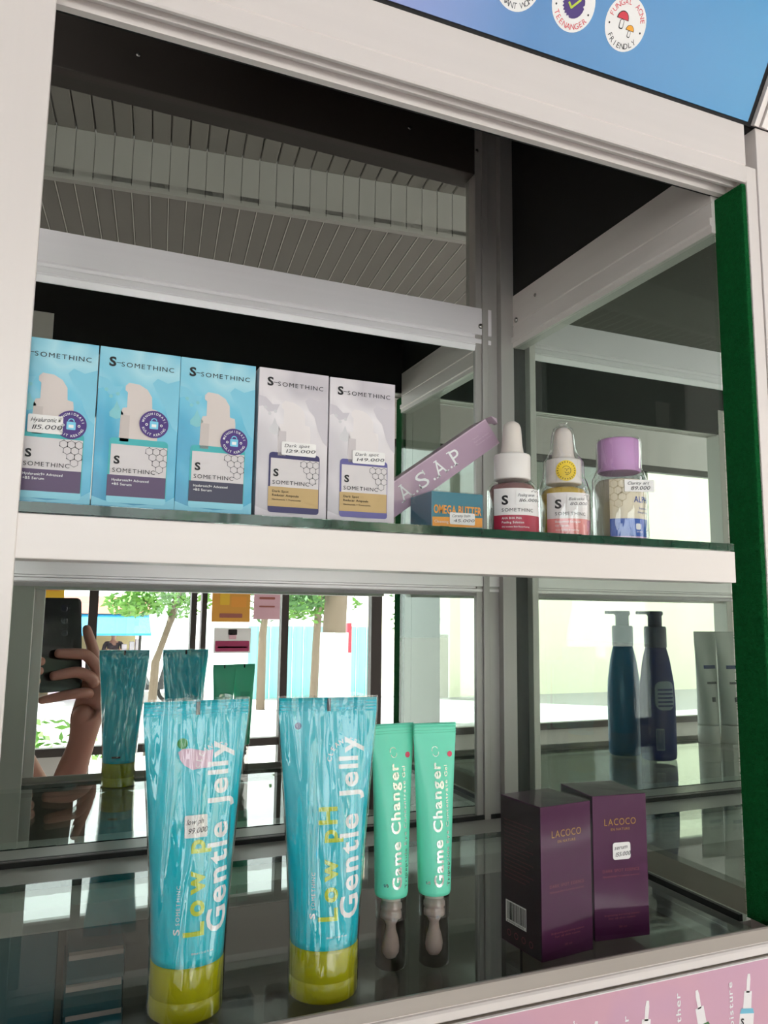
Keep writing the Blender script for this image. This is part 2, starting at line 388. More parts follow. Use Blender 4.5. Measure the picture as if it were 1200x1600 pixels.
for x0, x1, k in BAYS:
    MB().prism(header_profile(), 'x', x0, x1).build('header', A, cab, True)
    xb1 = .4405 if k == 0 else x1-.05
    MB().prism([(YF, .0461), (YF, .0238), (YF+.022, .0238), (YF+.022, .0461)], 'x', x0 if k else XE0+.03, xb1).build('shelf_beam', A, cab, True, .0006)
    # sill with a low track lip
    y = YF
    MB().prism([(y, -.2253), (y-.0012, -.2242), (y-.0012, -.2200), (y-.0004, -.2188), (y+.0008, -.2184), (y+.0008, -.2180), (y+.0150, -.2180), (y+.0150, -.2260)], 'x', x0, x1+(0.06 if k == 0 else 0)).build('sill', A, cab, True)
    MB().prism([(y+.0010, -.2180), (y+.0020, -.2105), (y+.0028, -.2097), (y+.0042, -.2097), (y+.0046, -.2110), (y+.0048, -.2164), (y+.0150, -.2164), (y+.0150, -.2180)], 'x', x0, x1+(0.06 if k == 0 else 0)).build('track', 'track_grey', cab, True)
    # back rails
    xr = .4388 if k == 0 else x1-.03
    xl = x0 if k == 0 else .4985
    MB().prism(rail_profile(.3506, .3002, YB-.004), 'x', xl, xr).build('back_rail', 'rail_white', cab, True)
    MB().prism(rail_profile(.0470, .0194, YB-.004), 'x', xl, .4615 if k == 0 else x1-.03).build('back_rail', 'rail_metal', cab, True)
    boxpart('lower_rail', A, cab, xl, .4615 if k == 0 else x1-.03, .655, .745, -.2395, -.2218, .0008)
    boxpart('rail_top_dim', 'post_grey', cab, xl, .4615 if k == 0 else x1-.03, .6990, .745, -.2217, -.2172, .0008)  # exposed rail top repeated darker, its dull reflection put into the colour
    boxpart('glazing_seal', 'black_rubber', cab, xl, .455 if k == 0 else x1-.03, YB-.005, YB-.0005, -.2172, -.2128)
    # mirrors behind both openings
    mx0, mx1 = (XE0, .4185) if k == 0 else (.4985, x1-.03)
    for z0, z1 in ((-.2128, .0470), (.0470, .3100)):
        boxpart('mirror_panel', 'mirror', cab, mx0, mx1, YB, YB+.004, z0, z1)
    boxpart('upper_pane' if k == 0 else 'upper_panel', 'clear_glass' if k == 0 else 'olive_board', cab, mx0, mx1-.003, YB+.006, YB+.010, .345, .52)
    boxpart('top_rail', 'brown_bar', cab, x0, x1, YB-.002, YB+.03, .517, .60, .001)
    boxpart('hollow_shade', 'dark_board', cab, x0, x1, .4368, .4395, .3375, .60)  # black sheet stands in for the dark hollow behind the canopy
    x2 = .53 if k == 0 else x1
    boxpart('lower_back_panel', 'brown_panel', cab, x0, x2, .770, .780, -1.05, -.2395)
    boxpart('lower_board', 'brown_panel', cab, x0, x2, YF+.030, .770, -.44, -.428)
    boxpart('front_board', 'brown_panel', cab, x0, x1, YF-.001, YF+.010, -.72, -.2262)
    boxpart('plinth', 'dark_board', cab, x0, x1, YF+.02, .747, -1.15, -1.05)
    boxpart('bottom_front_panel', 'aluminium', cab, x0, x1, YF, YF+.010, -1.05, -.725)
boxpart('partition', 'brown_panel', cab, .4655, .4700, .4405, .735, -1.05, -.2405)
boxpart('top_board', 'dark_board', cab, XE0, XE1, .30, .79, .60, .612)
boxpart('side_board', 'dark_board', cab, .4640, .4665, .4405, YB-.002, .3685, .60)
# screws of the top rail and the rails' ends
def screw(x, y, z, ax, r=.0032):
    b = MB().lathe([(r, 0), (r*.95, r*.35), (r*.6, r*.62), (r*.15, r*.7)], n=12); o = b.build('screw', 'screw', cab)
    o.location = Vector((x, y, z+CZ))-root_loc(cab); o.rotation_euler = (PI/2, 0, 0) if ax == 'y' else (0, -PI/2, 0)
for u, v, yy in ((791, 919, YB-.004), (751, 510, YB-.004), (216, 86, YB-.002), (640, 200, YB-.002), (745, 236, YB-.002)):
    p = on_y(u, v, yy); screw(p.x, yy, p.z, 'y', .0026 if yy > YB-.003 else .0032)
screw(.4625, .729, .337, 'x'); screw(.4625, .69, .352, 'x', .002)
# uprights
def post(name, x0, x1, y0, y1, z0, z1, m_=AU, bev=.0006): return boxpart(name, m_, cab, x0, x1, y0, y1, z0, z1, bev)
post('front_post', -.075, XL, YF-.0015, YF+.004, -1.15, .40); post('front_post', -.066, -.0360, YF+.004, YF+.030, -1.15, .384)
post('front_post', XR, .4815, YF, YF+.030, -1.15, .3495); post('front_post', .4822, .530, YF-.001, YF+.030, -1.15, .384)
post('front_post', XE1-.05, XE1, YF-.001, YF+.030, -1.15, .384)
post('back_post', .4185, .4262, YB-.003, YB+.02, -.2128, .60, 'post_grey'); post('back_post', .4262, .4335, YB-.006, YB+.02, -.2395, .60, 'post_grey')
post('back_post', .4335, .4470, YB-.003, YB+.02, -1.15, .60, 'post_grey'); post('back_post', .4470, .4640, YB-.012, YB+.02, -1.15, .60, 'post_grey')
post('back_post', .4905, .4985, YB-.004, YB+.02, -.2395, .60); post('gap_shade', .4645, .4905, YB+.006, YB+.02, -1.15, .60, 'black_rubber', 0)  # black strip stands in for the dark void between the bays
post('back_post', XE0-.02, XE0, YB-.02, YB+.02, -1.15, .60); post('back_post', XE1-.03, XE1, YB-.02, YB+.02, -1.15, .60)
# side beam over the glass: band, fine groove, glazing bead
xs_ = .4628
MB().prism([(xs_, .3685), (xs_, .3330), (xs_+.0012, .3320), (xs_+.0002, .3310), (xs_+.0006, .3190), (xs_-.0022, .3180), (xs_-.0022, .3125), (xs_-.0005, .3115), (xs_-.0005, .3060), (xs_+.0150, .3060), (xs_+.0150, .3685)], 'y', .4385, YB-.012).build('side_beam', A, cab, True)
boxpart('side_pane', 'side_glass', cab, .4633, .4668, .4400, YB-.004, -.2165, .3100)
boxpart('side_seal', 'black_rubber', cab, .4600, .4632, .4400, YB-.006, -.2164, -.2118)
boxpart('side_rail', AG, cab, .4636, .4760, .4400, YB-.012, -.2400, -.2168)
boxpart('end_pane', 'side_glass', cab, XE0-.004, XE0, .44, YB-.022, -.2166, .31)
# green felt on the inner face of the dividing post
ft = boxpart('felt_strip', 'felt', cab, .4665, .4708, .4112, .4392, -.2140, .3345, .0008)
b = MB(); rnd = random.Random(3)
for i in range(9000):
    z = rnd.uniform(-.2138, .3342); e = rnd.random()
    if e < .5: x, y, d = .4665, rnd.uniform(.4113, .4391), Vector((-1, rnd.uniform(-.8, .8), rnd.uniform(-.8, .8)))
    elif e < .75: x, y, d = rnd.uniform(.4665, .4706), .4391, Vector((rnd.uniform(-.9, .5), 1, rnd.uniform(-.7, .7)))
    else: x, y, d = rnd.uniform(.4665, .4706), .4113, Vector((rnd.uniform(-.9, .5), -1, rnd.uniform(-.7, .7)))
    p = Vector((x, y, z)); q = p+d.normalized()*rnd.uniform(.0006, .0017); w = Vector((0, .00012, .00016)) if e < .5 else Vector((.00015, 0, .00015))
    b.add([p-w, p+w, q], [(0, 1, 2)])
fb = b.build('felt_fibres', 'felt', ft); fb.location = Vector((0, 0, CZ))-root_loc(ft); fb['kind'] = 'stuff'

# canopy above the header: tilted printed board
TILT = math.radians(30.5)
def canopy(x, s, o=0.0): return Vector((x, YF-s*math.sin(TILT)-o*math.cos(TILT), ZHT+.0015+s*math.cos(TILT)-o*math.sin(TILT)))
def slab(x0, x1, s0, s1, t):
    vs = [canopy(x, s, o) for x in (x0, x1) for s in (s0, s1) for o in (0, t)]
    return MB().add(vs, [(0, 1, 3, 2), (4, 6, 7, 5), (0, 4, 5, 1), (2, 3, 7, 6), (0, 2, 6, 4), (1, 5, 7, 3)])
slab(XE0, XE1, -.001, .36, -.006).build('canopy_board', 'dark_board', cab, True)
slab(.4785, .4835, .0, .36, .004).build('canopy_trim', A, cab, True); slab(.4845, .4885, .0, .36, .006).build('canopy_trim', A, cab, True); slab(.4895, .53, .0, .36, .004).build('canopy_trim', A, cab, True)
ramp_mat('poster_blue', [(0, '#a090cc'), (.28, '#7e94cf'), (.5, '#4a86c2'), (1, '#4296cc')], (1, 0, 0), -.12, .26, .22, .10, 5)
pb = thing('poster', 'blue glossy poster with round white badges on the tilted board above the cabinet', 'poster', (.2, YF, ZHT))
o = slab(-.07, .4735, .0015, .355, .0012).build('sheet', 'poster_blue', pb, True)
def pmap(u, v, off): return canopy(u, v, .0012+off)+Vector((0, 0, CZ))-root_loc(pb)
def on_canopy(u, v):
    d = ray(u, v); n = Vector((0, -math.cos(TILT), -math.sin(TILT))); p0 = canopy(0, 0); p = d*(p0.dot(n)/d.dot(n))
    return p.x, (p.z-ZHT-.0015)/math.cos(TILT)
BR = .0170
c3 = on_canopy(976, 38); c2 = on_canopy(895, 6); c1 = (2*c2[0]-c3[0], 2*c2[1]-c3[1])
for i, (cx, cy) in enumerate((c1, c2, c3)):
    p = Print().disc(cx, cy, BR, 'paper_white', 1, 40); bd = p.build('badge', pb, pmap); q = Print(); s = .0036
    if i == 2:
        q.arc('FUNGAL ACNE', cx, cy, BR*.80, 165, 20, s, 'ink_red'); q.arc('FRIENDLY', cx, cy, BR*.80, 222, 318, s, 'ink_black', inward=True)
        for dx, dy, r, m_ in ((-.0035, .002, .0044, 'ink_red'), (.0045, -.0032, .0031, 'ink_lime')):
            mat('ink_orange', '#f0a62c', .5); mm = m_ if m_ == 'ink_red' else 'ink_orange'
            pts = [(cx+dx+r*1.15*math.cos(math.radians(t)), cy+dy+r*1.15*math.sin(math.radians(t))*1.05) for t in range(0, 181, 20)]
            q.poly(pts, 'ink_black', 2); q.poly([(cx+dx+(a-cx-dx)*.86, cy+dy+.0003+(b_-cy-dy)*.84) for a, b_ in pts], mm, 3)
            q.rect(cx+dx-r*.42, cx+dx+r*.42, cy+dy-r*1.35, cy+dy, 'ink_black', 2, r*.3); q.rect(cx+dx-r*.3, cx+dx+r*.3, cy+dy-r*1.2, cy+dy-.0002, 'paper_white', 3, r*.25)
        for t in (190, 350): q.disc(cx+BR*.8*math.cos(math.radians(t)), cy+BR*.8*math.sin(math.radians(t)), .0007, 'ink_black', 2, 8)
    elif i == 1:
        q.arc('FOR', cx, cy, BR*.8, 150, 110, s, 'ink_black'); q.arc('DAUGHTER', cx, cy, BR*.8, 95, 10, s, 'ink_black') if False else None
        q.arc('TEENANGER', cx, cy, BR*.80, 215, 325, s, 'ink_red', inward=True)
        n = 24; q.poly([(cx+BR*(.52 if k % 2 else .45)*math.cos(PI*k/n), cy+BR*(.52 if k % 2 else .45)*math.sin(PI*k/n)) for k in range(2*n)], 'ink_purple', 2)
        q.line((cx-.004, cy), (cx-.001, cy-.003), .0014, 'ink_orange' if 'ink_orange' in MATS else 'ink_lime', 3); q.line((cx-.0014, cy-.003), (cx+.0048, cy+.0035), .0014, 'ink_lime', 3)
        for t in (195, 345): q.disc(cx+BR*.8*math.cos(math.radians(t)), cy+BR*.8*math.sin(math.radians(t)), .0007, 'ink_black', 2, 8)
    else:
        q.arc('PREGNANT WOMAN', cx, cy, BR*.80, 190, 350, s, 'ink_grey', inward=True); q.disc(cx, cy, BR*.4, 'ink_lightblue', 2); q.disc(cx, cy+.002, BR*.18, 'paper_white', 3)
    q.build('lettering', bd, pmap)

# pink poster under the sill
ramp_mat('poster_pink', [(0, '#c796ba'), (.4, '#d3a0c0'), (.7, '#bd9fcb'), (1, '#d8a7b8')], (1, 0, .6), -.1, .3, .35, .5, 9)
pp = thing('poster', 'pink poster with vertical words and serum pictures below the sill', 'poster', (.2, YF-.001, -.62))
boxpart('sheet', 'poster_pink', pp, -.075, .4815, YF-.0028, YF-.0012, -.60, -.2268)
boxpart('sheet_border', 'paper_white', pp, -.075, .4815, YF-.0029, YF-.0011, -.2268, -.2262)
ppm = lambda u, v, off: Vector((u, YF-.0028-off, v+CZ))-root_loc(pp)
def P2(u, v): p = on_y(u, v, YF-.0028); return p.x, p.z
q = Print()
for word, (u, v), L in (('Moisture', (1147, 1618), .034), ('Soother', (1065, 1626), .034), ('Repair', (983, 1634), .0285), ('Brighter', (902, 1625), .034)):
    x, z = P2(u, v); 
    top = {'Moisture': 1533, 'Soother': 1550, 'Repair': 1586, 'Brighter': 1593}[word]
    zt = P2(u, top)[1]; Print().text(word, x, zt-L, L, .0040, 'ink_white', 2, .012, .05, rot=90).build('lettering', pp, ppm)
for (u, v), cols, tl in (((1170, 1520), ('#7cc4dd', '#26306f'), 8), ((1088, 1546), ('#4d7a4a', '#4d7a4a'), -10), ((1012, 1562), ('#d8d2d4', '#b9a9b9'), 8), ((932, 1594), ('#d8d2d4', '#b9a9b9'), 8)):
    x, z = P2(u, v); p = Print(); k = 'art_'+cols[0]+cols[1]; mat('art_a'+cols[0], cols[0], .5); mat('art_b'+cols[1], cols[1], .5); mat('art_white', '#f3eeee', .5)
    c, s_ = math.cos(math.radians(-tl)), math.sin(math.radians(-tl))
    def T(pts, x=x, z=z, c=c, s_=s_): return [(x+a*c-b_*s_, z+a*s_+b_*c) for a, b_ in pts]
    w = .0062
    p.poly(T([(-.0014, -.012), (.0014, -.012), (.0016, -.004), (.0010, -.0005), (-.0010, -.0005), (-.0016, -.004)]), 'art_white', 1)
    p.poly(T([(-.0036, -.022), (.0036, -.022), (.0034, -.011), (-.0034, -.011)]), 'art_white', 1)
    p.poly(T([(-w, -.046), (w, -.046), (w, -.0245), (.0050, -.0215), (-.0050, -.0215), (-w, -.0245)]), 'art_white', 1)
    p.poly(T([(-w, -.0245), (w, -.0245), (.0050, -.0215), (-.0050, -.0215)]), 'art_a'+cols[0], 2); p.poly(T([(-w, -.046), (w, -.046), (w, -.038), (-w, -.038)]), 'art_b'+cols[1], 2)
    bo = p.build('printed_bottle', pp, ppm); t = Print()
    xx, zz = T([(-.005, -.0315)])[0]; t.text('S', xx, zz, .0026, .0042, 'ink_black', 3, .03, rot=-tl); xx, zz = T([(-.005, -.0355)])[0]; t.text('SOMETHINC', xx, zz, .009, .0016, 'ink_black', 3, rot=-tl)
    t.build('lettering', bo, ppm)

# loose glass shelves
def shelf(label, x0, x1, y0, y1, zt, t=.0052, m_='glass_edge', chipped=False):
    g = thing('glass_shelf', label, 'shelf', ((x0+x1)/2, (y0+y1)/2, zt-t))
    boxpart('pane', 'clear_glass', g, x0, x1, y0+.0012, y1-.0012, zt-t, zt)
    for a, b_ in ((y0, y0+.0011), (y1-.0011, y1)):
        n = 90; bb = MB(); rr = random.Random(5)
        for i in range(n):
            xa, xb = x0+(x1-x0)*i/n, x0+(x1-x0)*(i+1)/n; d = rr.uniform(0, .0006)
            bb.box(xa, xb, a+d, b_, zt-t, zt-rr.uniform(0, .0003))
        bb.build('edge', m_, g, True)
    return g
shelf('clear glass shelf with green edge holding the row of serum boxes', XE0+.03, .4408, YF+.0005, .715, ZU)
shelf('clear glass shelf above the sill holding the upright tubes and purple boxes', XE0+.02, .4595, .4262, .6985, ZS, .005, 'glass_edge_dark')
shelf('upper glass shelf of the bay beyond the side glass', .5305, 1.105, YF+.0005, .715, ZU)
shelf('lower glass shelf of the bay beyond the side glass', .5305, 1.105, .4262, .6985, ZS, .005, 'glass_edge_dark')

# ------------------------------------------------------------------ serum cartons on the upper shelf
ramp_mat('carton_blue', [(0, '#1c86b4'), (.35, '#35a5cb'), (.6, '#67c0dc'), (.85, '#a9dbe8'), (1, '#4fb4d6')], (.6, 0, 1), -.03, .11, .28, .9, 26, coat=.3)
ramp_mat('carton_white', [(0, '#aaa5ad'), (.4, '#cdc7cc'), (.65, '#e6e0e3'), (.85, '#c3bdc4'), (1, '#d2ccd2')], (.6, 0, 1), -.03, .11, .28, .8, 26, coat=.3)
mat('carton_side_blue', '#1f6f9f', .35); mat('carton_side_white', '#6f6a72', .4)
mat('art_cream', '#d8cdc8', .45); mat('art_cream_dim', '#cbc0bb', .45); mat('art_teal', '#3fb3b8', .4); mat('art_aqua', '#8fd3e6', .4); mat('art_purple', '#5a4568', .4); mat('art_slate', '#3b3a52', .4)
mat('art_navy', '#2c2560', .35); mat('art_violet', '#5f5a9a', .35); mat('art_gold', '#c3a570', .4); mat('art_label', '#d9d3d4', .4); mat('art_drop', '#7fc6cf', .3); mat('art_drop_grey', '#cfcdd0', .3)
mat('art_pale', '#e6dfdf', .45); mat('art_pale_dim', '#cdc5c7', .45); mat('art_wave', '#7cc6de', .3); mat('art_wave_grey', '#cbc5cc', .3)
def dmx(blue): return 'art_drop' if blue else 'art_drop_grey'
SW, SD, SH = .0416, .0416, .0863
def serum_box(x, y, rz, blue, label, badge_v=None, sticker=None, liquid='art_teal', band='art_purple'):
    t = thing('serum_box', label, 'box', (x+SW/2, y+SD/2, ZU), rz, 'serum boxes in a row on the upper shelf')
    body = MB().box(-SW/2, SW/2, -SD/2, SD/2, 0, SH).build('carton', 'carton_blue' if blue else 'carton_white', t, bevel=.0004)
    fm = face_map(-SW/2, -SD/2, 0)
    def uv(pts): return [(a*SW, (1-b)*SH) for a, b in pts]
    p = Print()
    # printed pump bottle
    cap = uv([(.33, .235), (.37, .213), (.50, .218), (.60, .245), (.66, .29), (.67, .365), (.735, .372), (.745, .405), (.75, .585), (.28, .585), (.29, .40), (.31, .375), (.36, .37), (.36, .275), (.33, .262)])
    pale, pd = ('art_cream', 'art_cream_dim') if blue else ('art_pale', 'art_pale_dim')
    wv = 'art_wave' if blue else 'art_wave_grey'
    p.poly(uv([(1, .16), (1, .50), (.93, .47), (.86, .40), (.80, .30), (.72, .26), (.66, .20), (.72, .165), (.85, .19)]), wv, .4); p.poly(uv([(0, .19), (.10, .20), (.20, .245), (.30, .24), (.26, .285), (.14, .30), (.06, .26), (0, .27)]), wv, .4)
    p.poly(uv([(0, .93), (.15, .955), (.5, .975), (.85, .955), (1, .91), (1, .985), (0, .985)]), wv, .4)
    for a_, b_ in ((.10, .27), (.16, .31), (.24, .29)): p.disc(a_*SW, (1-b_)*SH, .0010, dmx(blue), .8, 10)
    p.poly(cap, pale, 1); p.poly(uv([(.29, .585), (.29, .42), (.40, .42), (.40, .585)]), pd, 2)
    def R(u0, u1, v0, v1, m_, ly, r=0): p.rect(u0*SW, u1*SW, (1-v1)*SH, (1-v0)*SH, m_, ly, r*SW)
    R(.17, .89, .565, .965, liquid, 2, .05); R(.17, .89, .915, .965, 'art_aqua' if blue else liquid, 3, .04)
    R(.195, .88, .605, .80, 'art_label', 3); R(.17, .88, .795, .925, band, 4)
    dm = 'art_drop' if blue else 'art_drop_grey'
    p.poly(uv([(.235+.085*math.sin(a)*(1 if b_ > .385 else .4), b_) for a, b_ in ((0, .335), (1.2, .375), (1.57, .41), (1.2, .435), (0, .45), (-1.2, .435), (-1.57, .41), (-1.2, .375))]), dm, 1)
    p.hexes(.66*SW, (1-.635)*SH, .0021, [(0, 0), (1, 0), (2, 0), (0, 1), (1, 1), (1, 2), (2, 2), (1, 3)], 'ink_grey', 5, .00022)
    p.build('printed_picture', t, fm)
    q = Print()
    q.text('S', .115*SW, (1-.118)*SH, .0036, .0050, 'ink_black', 2, .035); q.line((.20*SW, (1-.094)*SH), (.26*SW, (1-.094)*SH), .0003, 'ink_black', 2)
    q.text('SOMETHINC', .265*SW, (1-.115)*SH, .0272, .0026, 'ink_black', 2, 0, .13)
    q.build('lettering', t, fm); q = Print()
    q.text('S', .235*SW, (1-.725)*SH, .0030, .0042, 'ink_black', 5, .035); q.text('SOMETHINC', .225*SW, (1-.778)*SH, .0215, .0023, 'ink_black', 5, 0, .1)
    ink = 'ink_white' if blue else 'ink_black'
    for k, (tx, w) in enumerate((('Hyaluronic9+ Advanced', .0185), ('+B5 Serum', .010)) if blue else (('Dark Spot', .0095), ('Reducer Ampoule', .0155), ('Niacinamide + Tranexamic', .017))):
        q.text(tx, .225*SW, (1-.832-.026*k)*SH, w, .00135 if k < 2 else .0009, ink, 6, .01)
    q.build('lettering', t, fm)
    if badge_v:
        bu, bv = badge_v; cx, cy, r = bu*SW, (1-bv)*SH, .0075
        bd = Print().disc(cx, cy, r, 'ink_purple', 6, 36).build('round_badge', t, fm); q = Print()
        q.rect(cx-.0022, cx+.0022, cy-.0026, cy+.0016, 'ink_lightblue', 7, .0004); q.ring(cx, cy+.0018, .0011, .0016, 'ink_lightblue', 7, 10, 0, 180); q.rect(cx-.0012, cx+.0012, cy-.0016, cy, 'ink_white', 8)
        q.arc('MENGHIDRASI', cx, cy, r*.78, 165, 15, .0013, 'ink_white', 7, .01); q.arc('KULIT KERING', cx, cy, r*.78, 205, 335, .0013, 'ink_white', 7, .01, True)
        for s in (-1, 1): q.ring(cx+s*.0038, cy-.0004, .0004, .0007, 'ink_white', 7, 8)
        q.build('lettering', bd, fm)
    if sticker: price_sticker(t, fm, *sticker[0], sticker[1], layer=7)
    return t
YB0 = .4195
serum_box(-.0330, YB0, 0, True, 'light blue serum box with handwritten price, partly behind the front post', (.73, .515), ((.0100, .0362, .0165, .0095), ('Hyaluronic', '115.000')))
serum_box(.0092, YB0, 0, True, 'light blue serum box with purplish band and round badge, second from the post', (.70, .462))
serum_box(.0512, YB0, math.radians(-.6), True, 'light blue serum box with dark slate band touching the white boxes', (.735, .525), liquid='art_teal', band='art_slate')
serum_box(.0944, YB0-.0005, math.radians(.4), False, 'white serum box with dark navy bottle print and gold band, beside the blue boxes', None, ((.0140, .0362, .0205, .0078), ('Dark spot', '129.000')), 'art_navy', 'art_gold')
serum_box(.1377, YB0, math.radians(-1.2), False, 'white serum box with violet bottle print at the end of the row', None, ((.0145, .0352, .0205, .0078), ('Dark spot', '149.000')), 'art_violet', 'art_gold')

# leaning mauve carton
mat('mauve', '#b79bb0', .3, coat=.4, vary=.03); mat('mauve_light', '#cdb6c6', .35); mat('mauve_dark', '#8f7488', .4)
yA = .4755; pa, pb_, pc = on_y(760, 653, yA), on_y(781, 692, yA), on_y(624, 746, yA)
dirv = Vector((pa.x-pc.x, 0, pa.z-pc.z)).normalized(); ang = math.atan2(dirv.z, dirv.x); wA = (Vector((pa.x-pb_.x, 0, pa.z-pb_.z))).length
LA = (pb_.z-ZU)/math.sin(ang)
fx = pb_.x-LA*math.cos(ang)
am = thing('slim_box', 'slim mauve carton leaning diagonally behind the white serum box and dropper bottle', 'box', (fx, yA, ZU)); am.rotation_euler = (0, -ang, 0)
MB().box(0, LA, 0, .019, 0, wA).build('carton', 'mauve', am, bevel=.0004)
MB().add([(LA, .0008, wA), (LA, .0182, wA), (LA+.006, .0182, wA-.001), (LA+.011, .015, wA-.005), (LA+.0115, .012, wA-.009), (LA+.0115, .007, wA-.009), (LA+.011, .004, wA-.005), (LA+.006, .0008, wA-.001)], [(0, 1, 2, 3, 4, 5, 6, 7)]).build('open_flap', 'mauve_light', am)
boxpart('edge_stripe', 'mauve_light', am, .0005, LA-.0005, -.0003, 0, wA-.0010, wA-.0002, rel=False)
q = Print(); zc = wA*.24; x = LA-.0905
def slab_letter(q, ch, x, z, w, h):
    q.text(ch, x, z, w, h, 'ink_white', 2, .0)
    s = w*.22; t = h*.07
    if ch == 'A': q.rect(x-s*.8, x+s*1.1, z, z+t, 'ink_white', 2); q.rect(x+w-s*1.1, x+w+s*.8, z, z+t, 'ink_white', 2); q.rect(x+w*.28, x+w*.62, z+h-t, z+h, 'ink_white', 2)
    if ch == 'S': q.rect(x+w*.88, x+w, z+h*.66, z+h*.98, 'ink_white', 2); q.rect(x, x+w*.12, z+h*.02, z+h*.34, 'ink_white', 2)
    if ch == 'P': q.rect(x-s, x+s*1.6, z, z+t, 'ink_white', 2); q.rect(x-s, x+s, z+h-t, z+h, 'ink_white', 2)
for ch in 'A.S.A.P':
    if ch == '.': q.disc(x+.0008, zc+.0008, .0009, 'ink_white', 2, 10); x += .0042
    else: slab_letter(q, ch, x, zc, .0088 if ch != 'P' else .0074, .0112); x += .0122
q.text('You with', LA-.0185, wA*.62, .006, .0010, 'mauve_light', 2); q.text('Current & Balm', LA-.0185, wA*.50, .0145, .0011, 'mauve_light', 2); q.text('Treatment Serum', LA-.0185, wA*.38, .0155, .0011, 'mauve_light', 2)
q.build('lettering', am, lambda u, v, o: Vector((u, -o-.0001, v)))

# small teal carton
mat('omega_teal', '#3f7f92', .25, coat=.4); mat('omega_orange', '#f2a341', .4); mat('omega_grey', '#5d8a97', .35)
ob_ = thing('balm_box', 'small teal carton with orange lettering and a price sticker', 'box', (.2332, .4570, ZU))
ow, od, oh = .0378, .0330, .0262
MB().box(-ow/2, ow/2, -od/2, od/2, 0, oh).build('carton', 'omega_teal', ob_, bevel=.0004)
fm = face_map(-ow/2, -od/2, 0)
p = Print(); p.poly([(.0006, .0022), (.0372, .0040), (.0372, .0105), (.0006, .0095)], 'omega_orange', 1); p.poly([(.0006, .0006), (.0372, .0006), (.0372, .0042), (.0006, .0028)], 'omega_grey', 2); p.build('printed_picture', ob_, fm)
q = Print(); q.text('OMEGA BUTTER', .0014, .0120, .0350, .0056, 'omega_orange', 3, .025, -.02); q.text('Cleansing Balm', .0020, .0058, .016, .0018, 'ink_white', 3); q.build('lettering', ob_, fm)
price_sticker(ob_, fm, .0128, .0052, .0185, .0078, ('Ceramy balm', '45.000'))
MB().box(-ow/2-.0004, ow/2+.0004, -od/2-.0012, od/2+.0004, .0001, oh+.0005).build('shrink_wrap', 'film_tight', ob_)

